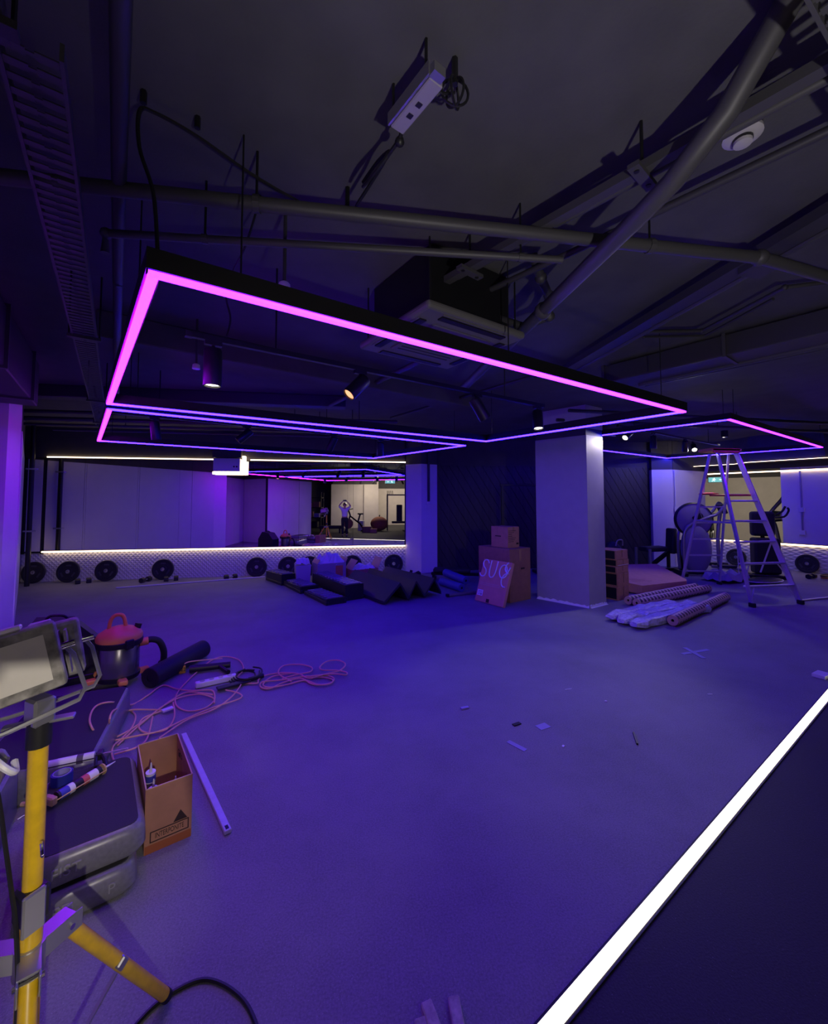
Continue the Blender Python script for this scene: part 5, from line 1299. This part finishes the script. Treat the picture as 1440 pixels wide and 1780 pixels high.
# elliptical trainer
el = thing('elliptical_trainer', 'grey elliptical trainer with a large disc cover behind the left side of the ladder', 'exercise machine', (8.15, 8.75, 0), R(-22))
GP = mat('grey_machine_shell', (0.30, 0.29, 0.36), 0.4)
MB().lathe([(0.05, -0.06), (0.36, -0.06), (0.40, -0.03), (0.40, 0.03), (0.36, 0.06), (0.05, 0.06)], 36, M=Matrix.Translation(Vector((-0.02, 0, 1.30))) @ Matrix.Rotation(R(15), 4, 'Y') @ ROTX).build('disc_cover', GP, el, True)
MB().lathe([(0.375, -0.065), (0.405, -0.035), (0.405, 0.035), (0.375, 0.065)], 36, M=Matrix.Translation(Vector((-0.02, 0, 1.30))) @ Matrix.Rotation(R(15), 4, 'Y') @ ROTX, caps=False).build('disc_rim', BLACK, el, True)
MB().box((0.05, -0.07, 1.36), (0.22, 0.03, 0.12), rot=Matrix.Rotation(R(-30), 4, 'Y'), bev=0.03, seg=2).build('cover_recess', BLACK, el)
MB().sph((0.02, 0, 0.62), 0.42, (0.78, 0.32, 1.45), 18).build('lower_shell', GP, el, True)
for s in (-1, 1):
    MB().tube([(-0.28, s*0.16, 0.12), (-0.30, s*0.16, 0.7), (-0.22, s*0.16, 1.12), (0.18, s*0.17, 1.34), (0.42, s*0.18, 1.44), (0.55, s*0.18, 1.62)], 0.032, 10, smooth=4).build('swing_arm', STEEL, el, True)
    MB().tube([(0.55, s*0.18, 1.62), (0.60, s*0.18, 1.70), (0.66, s*0.18, 1.66)], 0.03, 8, smooth=3).build('hand_grip', BLACK, el, True)
    MB().tube([(0.25, s*0.2, 0.25), (0.9, s*0.2, 0.18)], 0.035, 8).build('rail', STEEL, el, True)
    MB().box((0.55, s*0.2, 0.26), (0.38, 0.15, 0.05), bev=0.015).build('pedal', BLACK, el)
MB().tube([(0.50, 0, 0.05), (0.48, 0, 0.9), (0.55, 0, 1.5)], 0.04, 10, smooth=3).build('mast', STEEL, el, True)
MB().box((0.58, 0, 1.56), (0.06, 0.32, 0.24), rot=Matrix.Rotation(R(-20), 4, 'Y'), bev=0.015).build('console', BLACK, el)
MB().box((-0.32, 0, 0.05), (0.12, 0.62, 0.10), bev=0.02).build('base', BLACKM, el); MB().box((0.95, 0, 0.05), (0.12, 0.62, 0.10), bev=0.02).build('base', BLACKM, el)
MB().box((0.32, 0, 0.06), (1.2, 0.12, 0.06), bev=0.01).build('spine', BLACKM, el)
# leg bench
lb_ = thing('leg_bench', 'black leg-curl bench with upright pads before the white wall', 'bench', (7.55, 9.2, 0), R(4))
MB().box((-0.15, 0, 0.58), (0.62, 0.30, 0.12), bev=0.04, seg=2).build('seat_pad', RUBBER, lb_)
MB().box((0.38, 0, 0.76), (0.12, 0.26, 0.62), rot=Matrix.Rotation(R(4), 4, 'Y'), bev=0.04, seg=2).build('back_pad', RUBBER, lb_)
for s in (-1, 1):
    MB().cyl((0.62, s*0.04, 0.5), (0.62, s*0.26, 0.5), 0.07, seg=14).build('roller_pad', RUBBER, lb_, True)
    MB().box((-0.45, s*0.22, 0.30), (0.06, 0.05, 0.6), bev=0.006).build('upright', STEEL, lb_)
    MB().box((0.48, s*0.2, 0.40), (0.07, 0.06, 0.80), bev=0.006).build('upright', BLACKM, lb_)
MB().cyl((0.62, -0.27, 0.5), (0.62, 0.27, 0.5), 0.02, seg=8).build('roller_axle', STEEL, lb_)
MB().cyl((0.58, 0, 0.64), (0.62, 0, 0.95), 0.016, seg=8).build('lever', STEEL, lb_)
mb = MB(); bar(mb, (-0.35, 0, 0.10), (0.3, 0, 0.50), 0.07, 0.08); mb.build('strut', BLACKM, lb_)
MB().box((0.05, 0, 0.07), (1.15, 0.08, 0.07), bev=0.01).build('spine', BLACKM, lb_)
for x in (-0.48, 0.58): MB().box((x, 0, 0.03), (0.08, 0.6, 0.06), bev=0.01).build('foot', BLACKM, lb_)
# tangle of flat mats and a low machine behind the ladder
fm2 = thing('rowing_machine', 'low dark rowing machine with pale rails behind the back legs of the ladder', 'exercise machine', (8.15, 7.95, 0), R(8)) if False else None
bp = thing('padded_block', 'tall black padded block standing behind the front steps of the ladder', 'pad', (9.45, 8.2, 0), R(-28))
MB().box((0, 0, 0.50), (0.50, 0.30, 0.80), bev=0.05, seg=3).build('lower_pad', RUBBER, bp)
MB().box((-0.03, 0.02, 1.22), (0.44, 0.22, 0.56), bev=0.06, seg=3).build('upper_pad', RUBBER, bp)
MB().box((0, 0, 0.05), (0.62, 0.5, 0.08), bev=0.01).build('base', BLACKM, bp)
MB().cyl((0, 0.1, 0.06), (0, 0.1, 1.2), 0.04, seg=10).build('post', BLACKM, bp)
MB().tube([(0.2, -0.05, 1.42), (0.3, -0.1, 1.5), (0.36, -0.12, 1.62)], 0.022, 8, smooth=3).build('grip', BLACK, bp, True)
MB().tube([(0.2, 0.1, 1.36), (0.42, 0.1, 1.38), (0.5, 0.08, 1.52), (0.47, 0.05, 1.58)], 0.022, 8, smooth=3).build('grip', BLACK, bp, True)
bs = thing('balance_board', 'dark oval board with a pale edge lying behind the ladder', 'board', (8.72, 7.6, 0), R(10))
MB().sph((0, 0, 0.07), 0.5, (0.9, 0.45, 0.14), 20).build('board', BLACK, bs, True)
MB().tube([(0.45*math.cos(i*math.pi/8), 0.225*math.sin(i*math.pi/8), 0.075) for i in range(16)], 0.012, 6, closed=True).build('rim', ALU, bs, True)
cv_ = thing('dust_sheet', 'crumpled grey sheet lying behind the back legs of the ladder', 'sheet', (8.25, 8.05, 0), R(15))
h_ = paper_heap(21, 0.9, 0.6, 0.22).build('cloth', mat('grey_lilac_cloth', (0.34, 0.32, 0.44), 0.8), cv_, True)
# plates leaning on the right wall
for t_, lab in ((0.62, 'black rubber weight plate under the sill at right, behind the ladder'), (2.05, 'black rubber weight plate leaning at the far right of the right wall')):
    q = rw(t_, -0.10); plate(0, lab, pos=(q[0], q[1], 0), rz=G + R(90) + math.pi)
dumbbell('small hex dumbbell left of the far-right weight plate', (10.35, 7.95, 0), R(15))
dumbbell('small hex dumbbell in front of the far-right weight plate', (10.9, 7.75, 0), R(50))
dumbbell('small hex dumbbell nearest the right edge of the picture', (11.25, 7.5, 0), R(10))
rb = thing('resistance_band', 'orange and tan bundle of straps before the far-right weight plate', 'strap', (10.62, 7.85, 0.012), R(20))
for k in range(4):
    MB().tube([(0.16*math.cos(i*0.785 + k)*(1 + 0.15*k), 0.07*math.sin(i*0.785 + k), 0.012 + 0.02*k) for i in range(8)], 0.012, 6, smooth=3, closed=True).build('strap_loop', (TAN, RED, TAN, BLACK)[k], rb, True)

# --- second gym area beyond the opening
def treadmill(label, loc, rz):
    t = thing('treadmill', label, 'exercise machine', loc, rz)
    MB().box((0, 0, 0.13), (0.85, 1.9, 0.18), bev=0.04, seg=2).build('deck', BLACK, t)
    MB().box((0, -0.05, 0.225), (0.55, 1.6, 0.012)).build('belt', RUBBER, t)
    for s in (-1, 1):
        MB().tube([(s*0.40, 0.75, 0.2), (s*0.40, 0.62, 1.0), (s*0.38, 0.48, 1.30), (s*0.36, 0.78, 1.75), (s*0.34, 0.9, 1.95)], 0.05, 10, smooth=4).build('upright', STEEL, t, True)
        MB().tube([(s*0.38, 0.5, 1.18), (s*0.38, 0.05, 1.12)], 0.03, 8).build('hand_rail', BLACK, t, True)
    MB().box((0, 0.55, 1.30), (0.8, 0.16, 0.26), rot=Matrix.Rotation(R(-25), 4, 'X'), bev=0.05, seg=2).build('console', BLACK, t)
    MB().box((0, 0.85, 1.85), (0.62, 0.05, 0.36), bev=0.02).build('screen', BLACK, t)
    return t
treadmill('treadmill seen through the lit opening at its right side', (12.35, 10.95, 0), R(-118))
sb = thing('spin_bike', 'dark exercise bike seen through the lit opening, left of the treadmill', 'exercise machine', (13.1, 13.3, 0), R(40))
MB().lathe([(0.03, -0.03), (0.24, -0.03), (0.26, 0), (0.24, 0.03), (0.03, 0.03)], 26, M=Matrix.Translation(Vector((0.45, 0, 0.45))) @ ROTX).build('flywheel', STEEL, sb, True)
for pts in ([(0.45, 0, 0.45), (0.2, 0, 0.9), (0.35, 0, 1.25)], [(0.2, 0, 0.85), (-0.35, 0, 0.55), (-0.55, 0, 0.08)], [(-0.2, 0, 0.62), (-0.35, 0, 1.05)], [(0.45, 0, 0.45), (0.6, 0, 0.08)]):
    MB().tube(pts, 0.04, 8).build('frame', BLACKM, sb, True)
MB().box((-0.36, 0, 1.08), (0.28, 0.2, 0.08), bev=0.03, seg=2).build('saddle', BLACK, sb)
MB().tube([(0.35, -0.25, 1.3), (0.42, -0.2, 1.27), (0.36, 0, 1.25), (0.42, 0.2, 1.27), (0.35, 0.25, 1.3)], 0.022, 8).build('handlebar', BLACK, sb, True)
for x in (-0.55, 0.6): MB().box((x, 0, 0.04), (0.09, 0.55, 0.07), bev=0.01).build('foot', BLACKM, sb)
tv = thing('flat_screen', 'dark flat screen on the beige wall seen through the lit opening', 'screen', (14.55, 18.45, 1.95), R(-44))
MB().box((0, -0.02, 0), (1.5, 0.06, 0.9), bev=0.01).build('panel', mat('grey_screen', (0.10, 0.10, 0.105), 0.3), tv)
MB().box((0, -0.052, 0), (1.42, 0.004, 0.82)).build('display', mat('dark_display', (0.05, 0.05, 0.055), 0.15), tv)
def exit_sign(label, loc, rz, w=0.55, h=0.2):
    t = thing('exit_sign', label, 'sign', loc, rz)
    MB().box((0, 0, 0), (w, 0.05, h), bev=0.004).build('housing', PLASTICW, t)
    MB().box((0, -0.028, 0), (w - 0.03, 0.006, h - 0.03)).build('panel', EXITG, t)
    f = MB()
    f.sph((-0.09, -0.034, 0.05), 0.017, (1, 0.2, 1), 8)
    for p, q in (((-0.09, 0.03), (-0.115, -0.02)), ((-0.115, -0.02), (-0.07, -0.05)), ((-0.115, -0.02), (-0.165, -0.055)), ((-0.095, 0.02), (-0.05, 0.0)), ((-0.095, 0.02), (-0.145, 0.03))):
        f.tube([(p[0], -0.034, p[1]), (q[0], -0.034, q[1])], 0.009, 5)
    f.build('running_figure', EXITW, t)
    a = MB(); a.prism([(0.06, -0.012), (0.14, -0.012), (0.14, -0.035), (0.185, 0), (0.14, 0.035), (0.14, 0.012), (0.06, 0.012)], 0.031, 0.036, ROTX); a.build('arrow', EXITW, t)
    MB().cyl((0, 0, h/2), (0, 0, CZ - loc[2]), 0.01, seg=6).build('drop_rod', BLACKM, t)
    return t
exit_sign('lit exit sign seen through the opening at right', (13.3, 13.2, 2.50), R(-42))
led('inset_light_strip', (11.4, 12.2, 0.006), (14.6, 12.9, 0.006), (0.05, 0.012), 'white floor light line in the area beyond the opening', LED_F, house=((0, 0, -0.001), (0.07, 0.008)))

# ================================================================== BEHIND THE PHOTOGRAPHER (seen in the mirror)
exit_sign('lit exit sign hanging behind the photographer, mirrored', (2.65, -4.3, 2.86), R(180), 0.6, 0.22)
gt = thing('light_track', 'black spotlight track behind the photographer', 'light track', (0.9, -5.2, 3.0), 0)
MB().box((1.6, 0, 0.017), (4.2, 0.036, 0.034)).build('rail', BLACKM, gt)
for x in (0.2, 3.0): MB().cyl((x, 0, 0.03), (x, 0, CZ - 3.0), 0.006, seg=5).build('hanger_rod', BLACKM, gt)
for k, (x, d, lit) in enumerate(((1.0, (-0.5, -0.3, -0.8), True), (1.75, (-0.5, -0.5, -0.7), False), (2.6, (-0.5, -0.4, -0.7), False), (3.5, (0.4, -0.5, -0.7), True), (4.1, (0.6, -0.3, -0.6), False))):
    spot(('leftmost', 'second', 'third', 'fourth', 'rightmost')[4-k] + ' spotlight on the track behind the photographer', (x, -5.2, 3.0), d, lit, power=26 if lit else 0, hot=(1, 0.86, 0.7), ang=60)
bk_ = thing('exercise_bike', 'dark exercise bike behind the photographer before the beige wall', 'exercise machine', (0.55, -3.0, 0), R(150))
MB().lathe([(0.03, -0.06), (0.26, -0.06), (0.28, 0), (0.26, 0.06), (0.03, 0.06)], 26, M=Matrix.Translation(Vector((0.40, 0, 0.48))) @ ROTX).build('flywheel', mat('copper_shell', (0.35, 0.16, 0.08), 0.4), bk_, True)
for pts in ([(0.40, 0, 0.48), (0.30, 0, 0.95), (0.42, 0, 1.25)], [(0.30, 0, 0.9), (-0.35, 0, 0.45), (-0.62, 0, 0.08)], [(-0.2, 0, 0.55), (-0.35, 0, 0.98)], [(0.40, 0, 0.48), (0.6, 0, 0.08)]):
    MB().tube(pts, 0.045, 8).build('frame', BLACKM, bk_, True)
MB().box((-0.36, 0, 1.0), (0.28, 0.2, 0.08), bev=0.03, seg=2).build('saddle', BLACK, bk_)
MB().tube([(0.3, -0.3, 1.3), (0.42, -0.22, 1.27), (0.42, 0.22, 1.27), (0.3, 0.3, 1.3)], 0.025, 8).build('handlebar', BLACK, bk_, True)
for x in (-0.6, 0.6): MB().box((x, 0, 0.04), (0.09, 0.55, 0.07), bev=0.01).build('foot', BLACKM, bk_)
hb = thing('low_bench', 'low black bench behind the photographer at her right hand', 'bench', (-0.75, -2.6, 0), R(5))
MB().box((0, 0, 0.32), (1.2, 0.45, 0.16), bev=0.04, seg=2).build('pad', RUBBER, hb)
for x in (-0.5, 0.5): MB().box((x, 0, 0.13), (0.08, 0.4, 0.25), bev=0.01).build('leg', BLACKM, hb)
for k, (x, y, w_, d_, h__, m, lab) in enumerate(((1.2, -2.6, 0.5, 0.3, 0.3, CARDD, 'brown crate behind the photographer beside the bike'), (1.55, -2.3, 0.35, 0.3, 0.2, CARD, 'low brown crate behind the photographer, front of the pair'), (0.95, -4.1, 0.3, 0.3, 0.55, PLASTICW, 'clear pale tub behind the brown crates'))):
    t = thing('crate', lab, 'crate', (x, y, 0), R(10*k))
    MB().box((0, 0, h__/2), (w_, d_, h__), bev=0.01).build('body', m, t)
    MB().box((0, 0, h__ + 0.012), (w_ + 0.02, d_ + 0.02, 0.024), bev=0.005).build('lid', m, t)
bb = thing('bean_bag', 'rust-brown rounded bag behind the photographer at right', 'bag', (1.95, -3.6, 0))
MB().sph((0, 0, 0.42), 0.5, (1.0, 0.85, 0.82), 18).build('bag', mat('rust_fabric', (0.30, 0.10, 0.05), 0.8, noise=0.2, nscale=14), bb, True)
MB().cyl((0, 0, 0.80), (0.03, 0, 0.92), 0.03, seg=8).build('knot', BLACK, bb)
sr = thing('squat_rack', 'black squat rack with bar hooks behind the photographer at the right', 'rack', (3.1, -4.4, 0), R(4))
for x in (-0.6, 0.6):
    for y in (-0.5, 0.5): MB().box((x, y, 1.05), (0.06, 0.06, 2.1), bev=0.005).build('upright', BLACKM, sr)
    MB().box((x, 0, 0.05), (0.06, 1.06, 0.07)).build('foot', BLACKM, sr)
    for z in (1.3, 1.65): MB().box((x, 0.62, z), (0.05, 0.25, 0.04)).build('spotter_arm', BLACKM, sr)
    MB().box((x, 0, 2.1), (0.06, 1.06, 0.06)).build('top_rail', BLACKM, sr)
for y in (-0.5, 0.5): MB().box((0, y, 2.08), (1.2, 0.06, 0.06)).build('crossbar', BLACKM, sr)
for i in range(4): MB().cyl((-0.6 + i*0.1, 0.52, 2.1), (-0.62 + i*0.1, 0.56, 2.32), 0.018, seg=6).build('hook', BLACKM, sr)
MB().box((0.1, 0.3, 1.0), (0.34, 0.12, 1.0), bev=0.04, seg=2).build('back_pad', RUBBER, sr)
MB().box((0.1, 0.5, 0.48), (0.9, 0.34, 0.12), bev=0.03, seg=2).build('seat_pad', RUBBER, sr)
cm = thing('cable_machine', 'grey tubular cable machine behind the photographer, nearest the column edge', 'exercise machine', (3.9, -3.1, 0), R(-10))
for s in (-1, 1):
    MB().tube([(s*0.45, 0.4, 0.05), (s*0.4, 0.3, 1.3), (s*0.2, 0, 2.1), (0, -0.2, 2.2)], 0.035, 8, smooth=4).build('frame', STEEL, cm, True)
    MB().tube([(s*0.5, 0.5, 0.05), (s*0.48, 0.55, 1.0), (s*0.3, 0.2, 1.9)], 0.02, 8, smooth=3).build('cable_arm', CHROME, cm, True)
for i in range(10): MB().box((0, -0.25, 0.12 + i*0.06), (0.3, 0.16, 0.05), bev=0.004).build('weight_block', BLACK, cm)
MB().box((0, 0, 0.04), (1.1, 0.9, 0.07), bev=0.01).build('base', BLACKM, cm)
sh = thing('storage_rack', 'dark storage rack crowded with parts behind the photographer at the left', 'rack', (-1.75, -3.6, 0), R(12))
for x in (-0.5, 0.5):
    for y in (-0.25, 0.25): MB().box((x, y, 1.1), (0.05, 0.05, 2.2)).build('upright', BLACKM, sh)
for z in (0.25, 0.8, 1.35, 1.9): MB().box((0, 0, z), (1.05, 0.55, 0.04)).build('shelf', BLACKM, sh)
for k, (x, z, w_, h__, m) in enumerate(((-0.25, 1.37, 0.42, 0.22, CARD), (0.22, 1.37, 0.36, 0.3, CARDD), (-0.2, 0.82, 0.4, 0.3, CARDD), (0.25, 0.82, 0.3, 0.2, mat('lilac_plastic', (0.25, 0.2, 0.5), 0.5)), (0.0, 0.27, 0.6, 0.3, RUBBER))):
    q = Matrix.Translation(sh.location) @ Matrix.Rotation(R(12), 4, 'Z') @ Vector((x, 0.02, z))
    t = thing('storage_box', ('brown carton on the third shelf', 'dark brown carton on the third shelf', 'dark brown carton on the second shelf', 'lilac box on the second shelf', 'black box on the lowest shelf')[k] + ' of the storage rack', 'box', q, R(12))
    MB().box((0, 0, h__/2), (w_, 0.4, h__), bev=0.01).build('body', m, t); MB().box((0, 0, h__ + 0.006), (w_ + 0.01, 0.41, 0.012)).build('lid', m, t)

# ================================================================== THE PHOTOGRAPHER (reflected in the mirror)
def skin_mesh(name, chains, m, parent, sub=2):
    # chains: list of lists of (x, y, z, radius); a chain may start with an int = index of an earlier vertex to branch from
    vs = []; es = []; rs = []
    for ch in chains:
        prev = None
        for p in ch:
            if isinstance(p, int): prev = p; continue
            vs.append(p[:3]); rs.append(p[3]); i = len(vs) - 1
            if prev is not None: es.append((prev, i))
            prev = i
    me = bpy.data.meshes.new(name); me.from_pydata(vs, es, [])
    ob = bpy.data.objects.new('tmp_skin', me); COL.objects.link(ob)
    md = ob.modifiers.new('skin', 'SKIN'); md.use_smooth_shade = True
    for i, sv in enumerate(me.skin_vertices[0].data):
        r_ = rs[i]; sv.radius = r_ if isinstance(r_, tuple) else (r_, r_)
        sv.use_root = (i == 0)
    ms = ob.modifiers.new('sub', 'SUBSURF'); ms.levels = sub; ms.render_levels = sub
    dg = bpy.context.evaluated_depsgraph_get()
    me2 = bpy.data.meshes.new_from_object(ob.evaluated_get(dg))
    bpy.data.objects.remove(ob, do_unlink=True)
    me2.name = name; me2.materials.clear(); me2.materials.append(m)
    for f in me2.polygons: f.use_smooth = True
    o = bpy.data.objects.new(name, me2); COL.objects.link(o); o.parent = parent
    return o
pe = thing('person', 'person in a white top and black trousers photographing herself, arms raised overhead, seen mirrored', 'person', (0.0, -0.33, 0))
body = [[(0, 0, 0.90, (0.15, 0.10)), (0, 0.0, 1.06, (0.125, 0.085)), (0, 0.01, 1.22, (0.14, 0.095)), (0, 0, 1.33, (0.13, 0.085)), (0, 0.0, 1.39, 0.05), (0, 0.02, 1.45, 0.052), (0, 0.03, 1.52, (0.07, 0.085)), (0, 0.025, 1.585, (0.062, 0.075))],
        [0, (0.09, 0, 0.82, 0.088), (0.095, 0.01, 0.48, 0.056), (0.10, -0.01, 0.32, 0.055), (0.10, -0.02, 0.08, 0.035), (0.105, 0.05, 0.035, 0.034), (0.11, 0.13, 0.025, 0.025)],
        [0, (-0.09, 0, 0.82, 0.088), (-0.095, 0.01, 0.48, 0.056), (-0.10, -0.01, 0.32, 0.055), (-0.10, -0.02, 0.08, 0.035), (-0.105, 0.05, 0.035, 0.034), (-0.11, 0.13, 0.025, 0.025)],
        [3, (0.165, 0.0, 1.36, 0.055), (0.25, 0.07, 1.45, 0.043), (0.27, 0.11, 1.50, 0.039), (0.18, 0.20, 1.62, 0.031), (0.095, 0.255, 1.705, 0.022)],
        [3, (-0.165, 0.0, 1.36, 0.055), (-0.25, 0.07, 1.45, 0.043), (-0.27, 0.11, 1.50, 0.039), (-0.18, 0.20, 1.62, 0.031), (-0.095, 0.255, 1.705, 0.022)]]
skin_mesh('body', body, SKIN, pe)
for s in (-1, 1):
    for k in range(4):
        z = 1.695 + k*0.018
        skin_mesh('finger', [[(s*0.095, 0.255, 1.705 + k*0.006, 0.010), (s*0.086, 0.27 - 0.006*k, z, 0.0085), (s*0.070, 0.262, z + 0.006, 0.008), (s*0.055, 0.257, z + 0.008, 0.007)]], SKIN, pe, 1)
    skin_mesh('thumb', [[(s*0.095, 0.25, 1.70, 0.011), (s*0.085, 0.235, 1.715, 0.010), (s*0.065, 0.238, 1.725, 0.008)]], SKIN, pe, 1)
top = [[(0, 0, 0.93, (0.165, 0.12)), (0, 0.0, 1.06, (0.15, 0.11)), (0, 0.01, 1.22, (0.158, 0.112)), (0, 0, 1.33, (0.142, 0.098)), (0, 0.0, 1.385, 0.062)],
       [3, (0.17, 0.0, 1.365, 0.068), (0.25, 0.07, 1.45, 0.058), (0.262, 0.10, 1.485, 0.052)], [3, (-0.17, 0.0, 1.365, 0.068), (-0.25, 0.07, 1.45, 0.058), (-0.262, 0.10, 1.485, 0.052)]]
skin_mesh('shirt', top, SHIRT, pe)
tro = [[(0, 0, 0.96, (0.158, 0.112)), (0, 0, 0.88, (0.165, 0.115))], [1, (0.092, 0, 0.80, 0.10), (0.095, 0.01, 0.48, 0.072), (0.10, -0.01, 0.30, 0.068), (0.10, -0.02, 0.09, 0.058)], [1, (-0.092, 0, 0.80, 0.10), (-0.095, 0.01, 0.48, 0.072), (-0.10, -0.01, 0.30, 0.068), (-0.10, -0.02, 0.09, 0.058)]]
skin_mesh('trousers', tro, TROUS, pe)
MB().sph((0, 0.005, 1.545), 0.098, (0.92, 1.0, 1.08), 16).build('hair', HAIR, pe, True)
hr = MB(); hr.tube([(0, -0.07, 1.56), (0, -0.10, 1.46), (0, -0.10, 1.30)], [0.06, 0.055, 0.02], 10, smooth=4); hr.build('hair_tail', HAIR, pe, True)
MB().sph((0, 0.068, 1.515), 0.066, (0.86, 0.55, 1.12), 14).build('face', SKIN, pe, True)
MB().sph((0, 0.113, 1.508), 0.012, (0.8, 1.2, 1.5), 8).build('nose', SKIN, pe, True)
for s in (-1, 1):
    MB().sph((s*0.026, 0.100, 1.530), 0.009, (1.3, 0.5, 0.7), 8).build('eye', HAIR, pe, True)
    MB().sph((s*0.085, 0.02, 1.515), 0.018, (0.4, 0.8, 1.4), 8).build('ear', SKIN, pe, True)
    MB().box((s*0.105, 0.06, 0.032), (0.085, 0.25, 0.062), bev=0.022, seg=2).build('shoe', BLACK, pe)
MB().sph((0, 0.104, 1.478), 0.016, (1.2, 0.4, 0.4), 8).build('mouth', mat('lip_red', (0.4, 0.1, 0.09), 0.5), pe, True)
ph = thing('phone', 'phone held overhead in both hands by the photographer', 'phone', (0, -0.06, 1.745))
MB().box((0, 0, 0), (0.155, 0.009, 0.076), bev=0.004, seg=2).build('body', BLACK, ph)
MB().box((0, -0.0052, 0), (0.146, 0.001, 0.068)).build('screen', mat('phone_screen', (0.02, 0.02, 0.025), 0.1), ph)
for x in (-0.055, -0.03): MB().cyl((x, 0.004, 0.015), (x, 0.0065, 0.015), 0.008, seg=12).build('lens', CHROME, ph)
